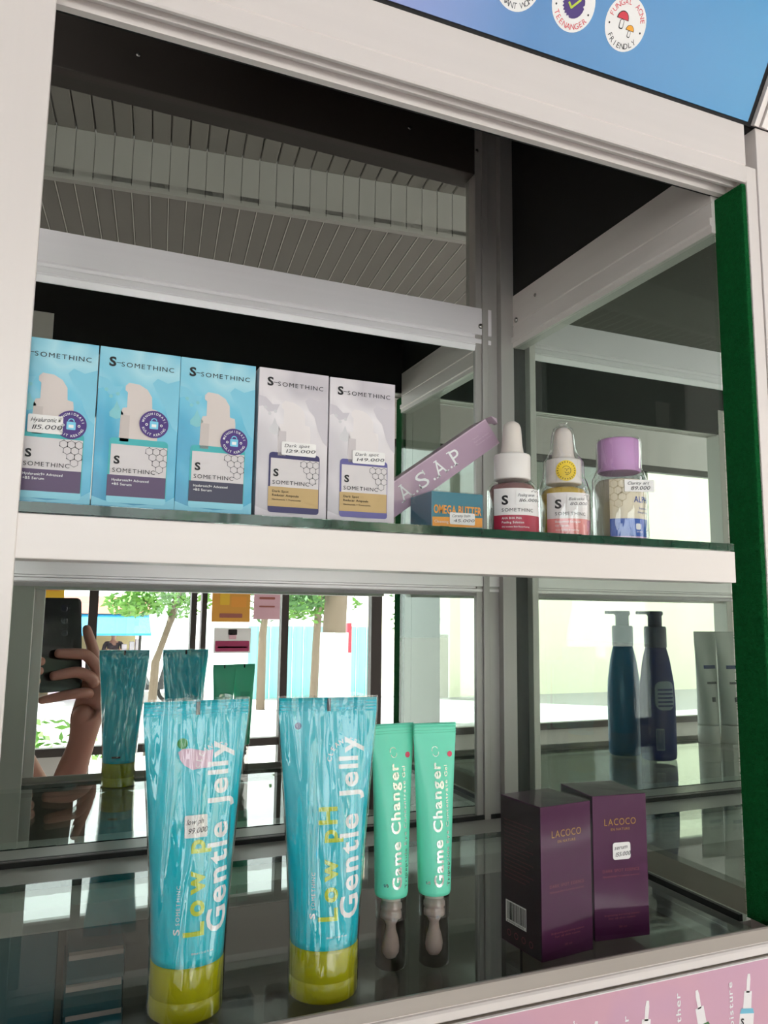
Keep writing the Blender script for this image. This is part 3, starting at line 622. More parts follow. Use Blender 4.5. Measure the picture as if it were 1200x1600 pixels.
# ------------------------------------------------------------------ bottles
def cyl_map(r, c=(0, 0), z0=0, face=-PI/2):
    """u runs round the wall, 0 = towards the front (-y)"""
    return lambda u, v, o: Vector((c[0]+(r+o)*math.cos(face+u/r), c[1]+(r+o)*math.sin(face+u/r), z0+v))
mat('serum_mauve', '#8e6a68', .15, coat=.6); mat('serum_yellow', '#d2b13c', .12, coat=.6); mat('band_red', '#b02a45', .4); mat('band_salmon', '#ee8f8d', .4); mat('label_white', '#f0ecea', .45)
mat('sticker_yellow', '#f0d02a', .45)
def dropper(loc, face, label, liquid, band, lines, sticker, wrapped=False, cap='white_plastic'):
    t = thing('dropper_bottle', label, 'bottle', loc, face, 'dropper bottles on the upper shelf'); r = .0177; bh = .0415
    MB().lathe([(r-.002, .0), (r-.0004, .0012), (r, .003), (r, bh-.0085), (r-.0008, bh-.0055), (r-.0035, bh-.0025), (.0118, bh-.0005), (.0112, bh+.001)], n=48).build('glass_body', 'bottle_glass', t)
    MB().lathe([(r-.0028, .0018), (r-.0013, .0032), (r-.0013, bh-.0088), (r-.0030, bh-.0050), (.0105, bh-.0030)], n=40).build('liquid', liquid, t)
    MB().lathe([(.0108, bh-.0006), (.0127, bh-.0002), (.0128, bh+.0004), (.0128, bh+.0162), (.0122, bh+.0174), (.0072, bh+.0178), (.0070, bh+.0185)], n=40).build('collar', cap, t)
    MB().lathe([(.0082, bh+.0182), (.0080, bh+.0200), (.0073, bh+.0245), (.0068, bh+.0320), (.0064, bh+.0370), (.0052, bh+.0400), (.0029, bh+.0417), (.0006, bh+.0422)], n=32).build('rubber_bulb', 'rubber_white', t)
    st = .0012; m_ = cyl_map(r+.00015)
    p = Print(); p.rect(-.0195, .0195, .0020, .0330, 'label_white', 1); p.build('paper_label', t, m_, st)
    lb = Print(); lb.rect(-.0195, .0195, .0020, .0145, band, 2); lb.build('colour_band', t, m_, st)
    q = Print(); q.text('S', -.0130, .0218, .0046, .0062, 'ink_black', 3, .035); q.text('SOMETHINC', -.0130, .0168, .0225, .0024, 'ink_black', 3, 0, .1)
    q.hexes(.0105, .0300, .0021, [(0, 0), (1, 0), (2, 0), (1, 1), (2, 1), (2, 2)], 'ink_grey', 3, .00025)
    for k, (tx, w) in enumerate(lines): q.text(tx, -.0130, .0116-.0028*k, w, .0015 if k < 2 else .0010, 'ink_white', 3, .01)
    q.build('lettering', t, m_, st)
    price_sticker(t, m_, *sticker[0], sticker[1], st, 5)
    if wrapped:
        MB().lathe([(r+.0009, .0), (r+.0011, bh-.0060), (r-.001, bh+.001), (.0150, bh+.0045), (.0144, bh+.0160), (.0118, bh+.0195), (.0094, bh+.0255), (.0083, bh+.0350), (.0072, bh+.0405), (.0034, bh+.0433), (.0022, bh+.0442), (.0036, bh+.0455), (.0005, bh+.0458)], n=36, caps=(False, True)).build('shrink_wrap', 'film', t)
        s_ = Print(); cx, cy, R_ = -.0035, bh+.0076, .0074; s_.disc(cx, cy, R_, 'sticker_yellow', 1, 32); so = s_.build('round_sticker', t, cyl_map(.0146), .001)
        q = Print(); mm = 'ink_black'; q.ring(cx, cy, .0030, .0033, mm, 2, 18, -100, 150); q.line((cx-.0012, cy+.001), (cx-.0002, cy+.0014), .0003, mm, 2); q.line((cx+.0010, cy+.0014), (cx+.0020, cy+.0010), .0003, mm, 2)
        q.line((cx+.0005, cy+.0010), (cx+.0002, cy-.0004), .0003, mm, 2); q.ring(cx+.0004, cy-.0004, .0014, .0017, mm, 2, 8, 200, 330)
        for k in range(22):
            a = 2*PI*k/22; q.line((cx+.0056*math.cos(a), cy+.0056*math.sin(a)), (cx+.0066*math.cos(a), cy+.0066*math.sin(a)), .0005, mm, 2)
        q.build('printed_face', so, cyl_map(.0146), .001)
    return t
def at_px(u, y): p = on_y(u, 800, y); return p.x
FACE = math.radians(-14)
dropper((at_px(801, .458), .458, ZU), FACE, 'dropper bottle with mauve liquid and dark red label band', 'serum_mauve', 'band_red', (('AHA BHA PHA', .0135), ('Peeling Solution', .0150), ('15% Intense Skin Resurfacing', .019)), ((-.0035, .0218, .0175, .0088), ('Peeling serum', '116.000')))
dropper((at_px(881.5, .4575), .4575, ZU), FACE, 'film wrapped dropper bottle with yellow oil and round yellow sticker', 'serum_yellow', 'band_salmon', (('Bakuchiol Skinpair', .0180), ('Oil Serum', .0090), ('Antioxidant & Calming', .0165)), ((-.0050, .0222, .0165, .0085), ('Bakuciol', '80.000')), True)
# toner bottle with lilac cap
mat('lilac', '#cf9fd2', .4, sub=.05); mat('label_cream', '#e6ddc4', .45); mat('band_blue', '#2f62c0', .4); mat('label_pink', '#d5b3dc', .4); mat('ink_blue', '#2d55a8', .5); mat('serum_clear', '#b9b39f', .15, coat=.6)
t = thing('toner_bottle', 'small clear bottle with lilac cap and blue label band', 'bottle', (at_px(969, .459), .459, ZU), math.radians(-20)); r = .0192; bh = .0545
MB().lathe([(r-.002, 0), (r-.0003, .0014), (r, .003), (r, bh-.009), (r-.001, bh-.006), (r-.0045, bh-.002), (.0140, bh)], n=48).build('body', 'bottle_glass', t)
MB().lathe([(r-.0028, .0018), (r-.0013, .0032), (r-.0013, bh-.0105), (r-.003, bh-.0070)], n=40).build('liquid', 'serum_clear', t)
MB().lathe([(.0150, bh-.0005), (.0157, bh+.0003), (.0157, bh+.0222), (.0150, bh+.0240), (.0138, bh+.0247)], n=44).build('cap', 'lilac', t)
MB().lathe([(r+.0008, .0), (r+.001, bh-.006), (r-.0015, bh), (.0166, bh+.002), (.0166, bh+.0225), (.0156, bh+.0252)], n=36, caps=(False, False)).build('shrink_wrap', 'film', t)
m_ = cyl_map(r+.00015); p = Print(); p.rect(-.014, .024, .0046, .0465, 'label_cream', 1); p.build('paper_label', t, m_, .0012)
p = Print(); p.rect(-.014, .024, .0046, .0175, 'band_blue', 2); p.rect(-.014, .024, .0002, .0046, 'label_pink', 2); p.build('colour_band', t, m_, .0012)
mat('hex_cream', '#cfc39f', .5); q = Print(); q.hexes(-.0105, .0430, .0032, [(0, 0), (1, 0), (2, 0), (0, 1), (1, 1), (0, 2), (1, 2), (0, 3)], 'hex_cream', 2, .0005)
q.text('ALPHA', .0035, .0295, .0175, .0046, 'ink_blue', 3, .012); q.text('Squalaxane', .0075, .0245, .0120, .0015, 'ink_blue', 3); q.text('Deep Clean', .0065, .0215, .0110, .0015, 'ink_blue', 3)
q.rect(.0045, .0085, .0095, .0140, 'ink_white', 3, .001); q.text('SKIN', .0050, .0075, .005, .0010, 'ink_white', 3); q.poly([(.0150, .0095), (.0185, .0095), (.0168, .0140)], 'ink_white', 3); q.text('CARE', .0145, .0075, .005, .0010, 'ink_white', 3)
q.build('lettering', t, m_, .0012)
# paper tag stuck on and sticking out past the bottle
tag_map = lambda u, v, o: Vector((-.0035+u, -r-.0012+.0006*(u/.022)-o, .0370+v))
so = Print().rect(0, .0220, 0, .0088, 'paper_white', 0, .0003).build('price_sticker', t, tag_map)
q = Print(); q.text('Clarity art', .002, .0050, .0160, .0023, 'ink_pen', 2, shear=.35, rot=2); q.text('89.000', .0045, .0012, .0140, .0028, 'ink_pen', 2, shear=.35, rot=2); q.build('lettering', so, tag_map)

# ------------------------------------------------------------------ squeeze tubes on the lower shelf
def ss(a, b, x): x = min(1, max(0, (x-a)/(b-a))); return x*x*(3-2*x)
def tube_fn(r0, w, z0, z1, zc):
    """half width and half thickness of a squeeze tube at height z: round at z0, flat at the crimp z1..zc"""
    def f(z):
        k = min(1, max(0, (z-z0)/(z1-z0))); a = r0+(w-r0)*(k**1.25); b_ = r0*(1-k**1.5)+.0011*k**1.5
        return a, max(b_, .0009)
    return f
def tube_rings(f, z0, zc, n=44, m=34, grow=0.0, dip=.0):
    rs = []
    for i in range(m+1):
        z = z0+(zc-z0)*i/m; a, b_ = f(z)
        rs.append([((a+grow)*math.copysign(abs(math.cos(2*PI*k/n))**.92, math.cos(2*PI*k/n)), (b_+grow)*math.copysign(abs(math.sin(2*PI*k/n))**.92, math.sin(2*PI*k/n)), z) for k in range(n)])
    return rs
def tube_map(f):
    def g(u, v, o):
        a, b_ = f(v); k = min(.999, abs(u)/a); ct = k**(1/.92); y = -b_*(max(0, 1-ct*ct)**.5)**.92
        return Vector((u, y-o-.00015, v))
    return g
mat('tube_teal', '#20e0f2', .28, coat=.4); mat('cap_lime', '#c9c918', .3, coat=.3); mat('tube_mint', '#80f8d8', .35, coat=.2)
def let_light_through(name, k):
    nt = MATS[name].node_tree; b = nt.nodes['Principled BSDF']; o = nt.nodes['Material Output']; t = nt.nodes.new('ShaderNodeBsdfTranslucent'); t.inputs[0].default_value = b.inputs['Base Color'].default_value
    m = nt.nodes.new('ShaderNodeMixShader'); m.inputs[0].default_value = k; nt.links.new(b.outputs[0], m.inputs[1]); nt.links.new(t.outputs[0], m.inputs[2]); nt.links.new(m.outputs[0], o.inputs[0])
for n_, k_ in (('tube_teal', .28), ('cap_lime', .28), ('tube_mint', .2)): let_light_through(n_, k_)
mat('ink_green', '#2f9a4a', .5); mat('ink_pink', '#e8c6da', .5); mat('ink_pinkdot', '#e0506c', .5)
def jelly_tube(loc, rz, label, dot, smear=False, sticker=None):
    t = thing('cleanser_tube', label, 'tube', loc, rz, 'teal cleanser tubes'); H = .165; f = tube_fn(.0194, .0300, .028, .156, H)
    MB().rings(tube_rings(f, .0285, H)).build('tube_body', 'tube_teal', t)
    MB().lathe([(.0175, 0), (.0192, .0006), (.0198, .0016), (.0198, .0104), (.0194, .0108), (.0194, .0114), (.0199, .0118), (.0199, .0265), (.0192, .0284)], n=44).build('cap', 'cap_lime', t)
    # embossed crimp
    b = MB()
    for i in range(4): b.box(-.0296, .0296, -.0016, .0016, .1572+.0019*i, .1578+.0019*i)
    b.box(-.0009, .0009, -.0017, -.0015, .1575, .1648)
    b.build('crimp', 'tube_teal', t); boxpart('seam_mark', 'ink_grey', t, -.0011, .0011, -.0019, -.0016, .1572, .1646, rel=False)
    boxpart('seam_mark', 'ink_black', t, -.0011, .0011, .0016, .0019, .1590, .1646, rel=False)
    mp = tube_map(f); st = .0016; q = Print()
    q.text('Gentle Jelly', .0172, .0440, .0985, .0118, 'ink_white', 2, .022, .02, rot=90); q.text('Low pH', .0040, .0440, .0600, .0108, 'ink_lime', 2, .03, .10, rot=90)
    q.text('SOMETHINC', -.0085, .0500, .0195, .0020, 'ink_white', 2, .0, .16, rot=90); q.text('S', -.0085, .0452, .0030, .0030, 'ink_white', 2, .02, rot=90)
    q.arc('CLEANSER', .0115, .1290, .0115, 175, 65, .0028, 'ink_white', 2, .005); q.text('100ml / 3.38 fl. oz', -.0020, .0350, .0120, .0010, 'ink_white', 2)
    q.build('lettering', t, mp, st)
    d = Print()
    if smear:
        d.disc(-.0085, .1420, .0029, 'ink_green', 2, 20)
        d.poly([(-.0108, .1375), (-.0085, .1392), (-.004, .1392), (.004, .1375), (.009, .138), (.0085, .134), (.0075, .1285), (.003, .1285), (-.003, .1278), (-.0075, .1305), (-.0098, .1335)], 'ink_pink', 2)
    else: d.disc(-.0185, .1490, .0020, 'ink_navy', 2, 12)
    d.build('printed_mark', t, mp, st)
    if sticker: price_sticker(t, mp, *sticker[0], sticker[1], st, 5)
    # printing on the back, seen in the mirror
    bk = Print(); bk.rect(-.0100, .0010, .0350, .0372, 'ink_black', 1); bk.build('back_print', t, lambda u, v, o: Vector((u, f(v)[1]*(max(0, 1-(u/f(v)[0])**2))**.5+.0003+o, v)), st)
    g = [[(x*(1+.0), y, z) for x, y, z in r_] for r_ in tube_rings(f, .0015, H+.0012, 110, 40, .0009)]
    sd = random.Random(label); cr = [(sd.uniform(-.02, .02), sd.uniform(-.12, .12), sd.uniform(.0015, .0045), sd.uniform(.0008, .0022)) for _ in range(9)]
    def fold(x, y, z):
        d = sum(h_*max(0, 1-abs(x-x0_-k_*(z-.09))/w_) for x0_, k_, w_, h_ in cr)*min(1, z/.05); return (x, y+(-d if y < 0 else d), z)
    wr = MB().rings([[fold(x, y, z) for x, y, z in r_] for r_ in g], caps=(False, False))
    wr.add([(-.012, 0, H+.001), (-.004, .0005, H+.0032), (.004, -.0005, H+.0018), (.016, 0, H+.0034), (.026, 0, H+.0010)], [(0, 1, 2, 3, 4)])
    wr.build('shrink_wrap', 'film', t)
    return t
jelly_tube((.0742, .4585, ZS), math.radians(3), 'film wrapped teal cleanser tube with a price sticker and green dot', 'ink_green', True, ((-.0070, .0930, .0125, .0115), ('low ph', '99.000')))
jelly_tube((.1512, .4520, ZS), math.radians(-8), 'film wrapped teal cleanser tube without sticker next to the mint tubes', 'ink_navy')
def eye_tube(loc, rz, label):
    t = thing('eye_gel_tube', label, 'tube', loc, rz, 'mint green eye gel tubes'); H = .1457; zc = .0405; f = tube_fn(.0103, .0148, zc+.001, .138, H)
    rs = tube_rings(f, zc+.0035, H, 36, 28); a0 = [[(x*.80, y*.80, zc+.0008) for x, y, z in rs[0]], [(x*.95, y*.95, zc+.0014) for x, y, z in rs[0]]]
    MB().rings(a0+rs).build('tube_body', 'tube_mint', t)
    MB().lathe([(.0080, 0), (.0094, .0005), (.0097, .0015), (.0095, .008), (.0093, .022), (.0093, .0275), (.0097, .0282), (.0097, .0292), (.0094, .0300), (.0094, zc)], n=36, caps=(True, False)).build('cap', 'smoke_plastic', t)
    MB().lathe([(.0066, .0285), (.0066, .0315), (.0060, .032), (.0060, .0335), (.0068, .034), (.0068, .0362), (.0060, .0367), (.0060, zc+.001)], n=28).build('neck', 'rubber_white', t)
    ap = MB().lathe([(.0008, .0042), (.0035, .0050), (.0055, .0078), (.0060, .0112), (.0052, .0160), (.0036, .0205), (.0032, .0240), (.0048, .0268), (.0055, .0288)], n=24, sx=.95, sy=.8).build('applicator', 'rubber_white', t)
    mp = tube_map(f); st = .001; q = Print()
    q.text('Game Changer', .0022, .0475, .0740, .0062, 'silver_foil', 2, .028, .02, rot=90); q.text('Tripeptide Eye Concentrate Gel', .0070, .0475, .0720, .0022, 'silver_foil', 2, .008, .03, rot=90)
    q.text('S', -.0062, .0490, .0020, .0022, 'silver_foil', 2, .02, rot=90)
    q.ring(-.0010, .1292, .0018, .0022, 'silver_foil', 2, 10, 20, 210); q.ring(-.0005, .1272, .0018, .0022, 'silver_foil', 2, 10, 190, 380)
    q.build('lettering', t, mp, st)
    d = Print(); d.disc(.0095, .1262, .0018, 'ink_pinkdot', 2, 16); d.build('round_mark', t, mp, st)
    b = MB()
    for i in range(4): b.box(-.0145, .0145, -.0014, .0014, .1392+.0017*i, .1397+.0017*i)
    b.build('crimp', 'tube_mint', t); boxpart('seam_mark', 'ink_black', t, -.0008, .0008, .0012, .0016, .1410, .1454, rel=False)
    bk = Print(); 
    for i in range(7): bk.text('Directions apply gel around eyes', -.006+.0018*i, .06, .05, .0009, 'ink_black', 1, rot=90)
    bk.build('back_print', t, lambda u, v, o: Vector((-u, f(v)[1]*(max(0, 1-(u/f(v)[0])**2))**.5+.0003+o, v)), st)
    return t
eye_tube((.1998, .4662, ZS), math.radians(2), 'mint green eye gel tube standing against the teal cleanser tube')
eye_tube((.2272, .4610, ZS), math.radians(-4), 'mint green eye gel tube on the side of the purple boxes')

# ------------------------------------------------------------------ purple cartons
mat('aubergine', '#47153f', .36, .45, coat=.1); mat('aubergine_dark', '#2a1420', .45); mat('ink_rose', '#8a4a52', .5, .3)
def lacoco(loc, rz, label, barcode, sticker):
    t = thing('essence_box', label, 'box', loc, rz, 'purple essence boxes'); w, d, h = .0428, .0415, .0934
    MB().box(-w/2, w/2, -d/2, d/2, 0, h).build('carton', 'aubergine', t, bevel=.0004)
    fm = face_map(-w/2, -d/2, 0); q = Print()
    q.text('LACOCO', .0090, .0735, .0250, .0046, 'ink_gold', 2, -.004, .05); q.text('EN NATURE', .0140, .0700, .0150, .0017, 'ink_gold', 2, 0, .1)
    q.text('DARK SPOT ESSENCE', .0068, .0430, .0290, .0020, 'ink_rose', 2, 0, .05); q.text('Niacinamide + Licorice extract', .0068, .0398, .0290, .0013, 'ink_rose', 2)
    q.text('Brightening and caring essence', .0075, .0150, .0275, .0012, 'ink_rose', 2); q.text('for all skin types', .0105, .0128, .0210, .0012, 'ink_rose', 2); q.text('30 ml', .0185, .0070, .0060, .0014, 'ink_rose', 2)
    q.build('lettering', t, fm)
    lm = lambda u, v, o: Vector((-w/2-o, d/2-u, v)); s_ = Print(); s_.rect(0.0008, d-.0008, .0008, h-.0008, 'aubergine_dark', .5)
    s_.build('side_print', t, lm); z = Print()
    for i in range(15): z.text('Apply a few drops on the face and neck morning', .0040, .078-.0026*i, .0300-.004*(i % 3), .0010, 'ink_rose', 2)
    if barcode:
        for i in range(4): z.ring(.0085+.0075*i, .0068, .0016, .0021, 'ink_rose', 2, 10)
    z.build('lettering', t, lm)
    if barcode:
        bc = Print().rect(.0052, .0265, .0130, .0270, 'paper_white', 2).build('barcode', t, lm); z = Print(); x = .0066; rr = random.Random(2)
        while x < .0250: wd = rr.choice((.0003, .0005, .0008)); z.rect(x, x+wd, .0152, .0262, 'ink_black', 3); x += wd+rr.choice((.0003, .0006))
        z.text('8 997231 450042', .0068, .0135, .0170, .0010, 'ink_black', 3); z.build('bars', bc, lm)
    if sticker: price_sticker(t, fm, .0148, .0510, .0140, .0112, ('serum', '155.000'), r=.0018)
    MB().box(-w/2-.0006, w/2+.0006, -d/2-.0006, d/2+.0006, .0001, h+.0006).build('shrink_wrap', 'film_tight', t)
    return t
def place_corner(cx, cy, a, w=.0428, d=.0415):     # front left corner to centre
    c, s = math.cos(a), math.sin(a); return (cx+c*w/2-s*d/2, cy+s*w/2+c*d/2, ZS)
a1, a2 = math.radians(6.5), math.radians(-5)
lacoco(place_corner(.2901, .4352, a1), a1, 'dark purple carton with a barcode on its side', True, False)
lacoco(place_corner(.3412, .4490, a2), a2, 'dark purple carton with a small white price sticker', False, True)

# ------------------------------------------------------------------ stock on the board under the glass
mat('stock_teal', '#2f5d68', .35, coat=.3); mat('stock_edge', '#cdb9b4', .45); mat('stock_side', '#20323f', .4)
ZL = -.428
def stock(name, label, u0, u1, v, y, depth, zb=ZL, zt=None, group=None):
    p, q_ = on_y(u0, v, y), on_y(u1, v, y); top = zt if zt is not None else p.z
    t = thing(name, label, 'box', ((p.x+q_.x)/2, y+depth/2, zb), 0, group); w = q_.x-p.x; h = top-zb
    MB().box(-w/2, w/2, -depth/2, depth/2, 0, h).build('carton', 'stock_teal', t, bevel=.0006)
    boxpart('edge_highlight', 'stock_edge', t, -w/2+.001, w/2-.001, -depth/2-.0006, -depth/2+.006, h-.0030, h+.0006, rel=False)  # pale strip paints the highlight along the carton's front top edge
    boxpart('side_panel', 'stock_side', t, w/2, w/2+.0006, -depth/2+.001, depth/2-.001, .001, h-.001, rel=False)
    return t
stock('stored_box', 'dark teal carton standing under the lower glass shelf', -30, 92, 1441, .665, .06)
p0 = on_y(150, 1488, .655); zt = p0.z; n = 8; hh = (zt-ZL)/n
for i in range(n):
    stock('flat_box', ('lowest thin dark teal carton of the stack under the glass shelf', 'second thin teal carton up from the bottom of the stack', 'third thin teal carton up from the bottom of the stack', 'fourth thin teal carton up from the bottom of the stack', 'fourth thin teal carton down from the top of the stack', 'third thin teal carton down from the top of the stack', 'second thin teal carton down from the top of the stack', 'topmost thin dark teal carton of the stack under the glass shelf')[i], 104+i%2*2, 194+(i % 3), 1490, .655+.002*(i % 2), .08, ZL+i*hh+.0003*0, ZL+(i+1)*hh-.0012, 'thin cartons stacked under the glass')

# ------------------------------------------------------------------ goods in the bay beyond the side glass
mat('lotion_teal', '#12639a', .35); mat('lotion_navy', '#142070', .6, spec=.2); mat('pump_grey', '#8e939b', .4); mat('pump_navy', '#262c55', .35); mat('tube_white', '#d9d8d4', .4); mat('lotion_label', '#8f98ad', .4)
def pump_bottle(loc, rz, label, m_, pm, back):
    t = thing('pump_bottle', label, 'bottle', loc, rz, 'pump lotion bottles beyond the side glass'); H = .168
    MB().lathe([(.024, 0), (.0275, .002), (.0285, .010), (.0285, .09), (.0270, .115), (.0225, .145), (.0190, .160), (.0165, H)], n=36, sy=.72).build('bottle_body', m_, t)
    MB().lathe([(.0172, H), (.0176, H+.001), (.0176, H+.030), (.0160, H+.032)], n=28, sy=.8).build('collar', pm, t)
    h = MB().lathe([(.0105, H+.032), (.0105, H+.048), (.0125, H+.050), (.0125, H+.054), (.0110, H+.0555)], n=20)
    h.box(-.030, -.005, -.005, .005, H+.0505, H+.0550); h.build('pump_head', pm, t)
    if back:
        p = Print(); p.rect(-.016, .016, .075, .118, 'lotion_label', 1, .010); p.rect(.004, .016, .016, .048, 'lotion_label', 1, .001)
        for i in range(5): p.rect(-.014, .012, .080+.006*i, .0825+.006*i, m_, 2)
        for i in range(6): p.rect(.005+.0018*i, .006+.0018*i, .018, .046, m_, 2)
        p.build('back_label', t, lambda u, v, o: Vector((-u, .72*(max(0, .0285**2*(1-max(0, v-.09)*2.2)-u*u))**.5+.0012+o, v)), .002)
    return t
v1, v2 = virt(977, 1150, 1.005), virt(1029, 1150, .955)
pump_bottle((v1.x, v1.y, ZS), 0, 'teal blue pump bottle with a grey pump beyond the side glass', 'lotion_teal', 'pump_grey', False)
pump_bottle((v2.x, v2.y, ZS), math.radians(8), 'navy pump bottle with a back label beyond the side glass', 'lotion_navy', 'pump_navy', True)
for u, Y, lab in ((1108, 1.05, 'first'), (1143, 1.035, 'second')):
    v = virt(u, 1150, Y); t = thing('cream_tube', 'white cream tube standing next to the navy pump bottle' if lab == 'first' else 'white cream tube standing away from the pump bottles beside another cream tube', 'tube', (v.x, v.y, ZS), 0, 'white cream tubes beyond the side glass'); f = tube_fn(.017, .026, .03, .178, .19)
    MB().rings(tube_rings(f, .030, .19)).build('tube_body', 'tube_white', t); MB().lathe([(.0172, 0), (.018, .001), (.018, .028), (.0165, .030)], n=28).build('cap', 'white_plastic', t)
    p = Print(); p.rect(-.013, .013, .126, .132, 'ink_navy', 1); p.rect(-.010, .012, .100, .104, 'ink_grey', 1); p.rect(-.004, .004, .070, .078, 'ink_grey', 1); p.build('back_print', t, lambda u, v, o: Vector((u, f(v)[1]*(max(0, 1-(u/f(v)[0])**2))**.5+.0004+o, v)), .002)
v = virt(1096, 820, 1.0)
t = thing('small_bottle', 'small teal bottle on the upper shelf beyond the side glass', 'bottle', (v.x, v.y, ZU)); MB().lathe([(.010, 0), (.0115, .001), (.0115, .022), (.010, .025)], n=24).build('body', 'lotion_teal', t); MB().lathe([(.0085, .025), (.009, .0255), (.009, .045), (.008, .046)], n=24).build('cap', 'white_plastic', t)
v = virt(1020, 815, 1.02)
t = thing('carton', 'plain pale carton on the upper shelf beyond the side glass', 'box', (v.x, v.y, ZU)); boxpart('body', 'tube_white', t, -.02, .02, -.02, .02, 0, .055, .0005, rel=False); boxpart('lid', 'omega_grey', t, -.0204, .0204, -.0204, .0204, .055, .062, .0005, rel=False)

# ------------------------------------------------------------------ the photographer, seen in the mirror
mat('skin', '#a67a66', .5, sub=.12, vary=.05, vscale=60); mat('nail', '#c79a8a', .3); mat('phone_black', '#0d0e12', .18, coat=.6); mat('lens_glass', '#22242c', .05, coat=1); mat('screen_dark', '#0a0a0c', .1)
mat('shirt', '#3b4658', .8); mat('trousers', '#26262c', .8); mat('hair', '#120e0d', .6); mat('shoe', '#2b2623', .6)
def H(a, b, c): return RT*a+UP*b+FW*c
def skin(name, nodes, edges, m_, parent, sub=2):
    """nodes: key -> (point, radius); joined skin surface, first node is the root"""
    keys = list(nodes); ix = {k: i for i, k in enumerate(keys)}
    me = bpy.data.meshes.new(name); me.from_pydata([tuple(nodes[k][0]) for k in keys], [(ix[a], ix[b]) for a, b in edges], [])
    o = bpy.data.objects.new(name, me); COL.objects.link(o); md = o.modifiers.new('s', 'SKIN'); md.use_smooth_shade = True
    for i, k in enumerate(keys):
        r = nodes[k][1]; sv = me.skin_vertices[0].data[i]; sv.radius = r if isinstance(r, tuple) else (r, r); sv.use_root = (i == 0)
    sd = o.modifiers.new('d', 'SUBSURF'); sd.levels = sub; sd.render_levels = sub
    bpy.context.view_layer.update(); dg = bpy.context.evaluated_depsgraph_get(); res = bpy.data.meshes.new_from_object(o.evaluated_get(dg))
    bpy.data.objects.remove(o); return res
def merge(name, meshes, m_, parent):
    bm = bmesh.new()
    for me in meshes: bm.from_mesh(me)
    off = Vector((0, 0, CZ))-root_loc(parent)
    for v in bm.verts: v.co += off
    for f in bm.faces: f.smooth = True; f.material_index = 0
    out = bpy.data.meshes.new(name); bm.to_mesh(out); bm.free(); out.materials.append(MATS[m_])
    return link(bpy.data.objects.new(name, out), parent)
ph = thing('smartphone', 'black smartphone held up in a hand, seen in the mirror', 'phone', H(-.007, -.165, -.005))
def phone_slab(a0, a1, b0, b1, c0, c1, rad, n=6):
    pts = []
    for ca, cb, t0 in ((a1-rad, b0+rad, -90), (a1-rad, b1-rad, 0), (a0+rad, b1-rad, 90), (a0+rad, b0+rad, 180)):
        pts += [(ca+rad*math.cos(math.radians(t0+90*k/n)), cb+rad*math.sin(math.radians(t0+90*k/n))) for k in range(n+1)]
    e = .0012; sh = lambda k: [((p[0]-(a0+a1)/2)*k[0]+(a0+a1)/2, (p[1]-(b0+b1)/2)*k[1]+(b0+b1)/2) for p in pts]
    s = (1-2*e/(a1-a0), 1-2*e/(b1-b0)); rs = []
    for pr, c in ((sh(s), c0), (pts, c0+e), (pts, c1-e), (sh(s), c1)): rs.append([tuple(H(p[0], p[1], c)) for p in pr])
    return MB().rings(rs)
phone_slab(-.0455, .0325, -.145, .0195, -.0105, -.0022, .009).build('phone_body', 'phone_black', ph, True)
phone_slab(-.0430, .0300, -.143, .0175, -.0109, -.0104, .008).build('screen', 'screen_dark', ph, True)
for b_ in (0, -.022, -.044):
    MB().rings([[tuple(H(r*math.cos(2*PI*i/20), b_+r*math.sin(2*PI*i/20), c)) for i in range(20)] for r, c in ((.0062, -.0023), (.0062, -.0016), (.0052, -.0012))]).build('camera_lens', 'lens_glass', ph, True)
pr = thing('person', 'person on a stool holding up a smartphone with both hands, in a blue-grey shirt', 'person', (-.42, -.40, -1.15))
N = {}
V3 = lambda *a: Vector(a)
N['hip'] = (V3(-.46, -.46, -.60), (.15, .11)); N['waist'] = (V3(-.43, -.42, -.45), (.125, .09)); N['chest'] = (V3(-.40, -.37, -.25), (.135, .095)); N['neck0'] = (V3(-.39, -.35, -.12), (.06, .06)); N['neck'] = (V3(-.385, -.34, -.07), (.045, .05))
N['jaw'] = (V3(-.375, -.31, .0), (.055, .065)); N['head'] = (V3(-.38, -.33, .07), (.075, .09)); N['crown'] = (V3(-.385, -.335, .125), (.05, .06))
N['rs'] = (V3(-.24, -.31, -.16), .05); N['re'] = (V3(.012, -.125, -.42), .033); N['rf'] = (V3(.026, -.060, -.31), .031); N['rw'] = (H(.0480, -.215, -.022), (.019, .025)); N['rp'] = (H(.055, -.168, -.010), (.024, .032)); N['rp2'] = (H(.030, -.172, -.004), (.016, .022)); N['rk'] = (H(.057, -.125, -.001), (.016, .028))
N['ls'] = (V3(-.55, -.34, -.16), .05); N['le'] = (V3(-.36, -.16, -.31), .036); N['lw'] = (H(-.135, -.150, -.035), (.020, .026)); N['lp'] = (H(-.100, -.128, -.022), (.014, .028)); N['lk'] = (H(-.078, -.112, -.012), (.011, .022))
for s, x in (('r', -.36), ('l', -.56)):
    N[s+'h'] = (V3(x, -.44, -.63), .085); N[s+'n'] = (V3(x+.02, -.04, -.66), .055); N[s+'a'] = (V3(x+.02, -.02, -1.06), .035); N[s+'t'] = (V3(x+.02, .10, -1.115), .03)
for k in ('hip', 'waist', 'chest', 'neck0', 'neck', 'jaw', 'head', 'crown', 'rs', 'ls'): N[k] = (N[k][0]+V3(.07, .03, 0), N[k][1])
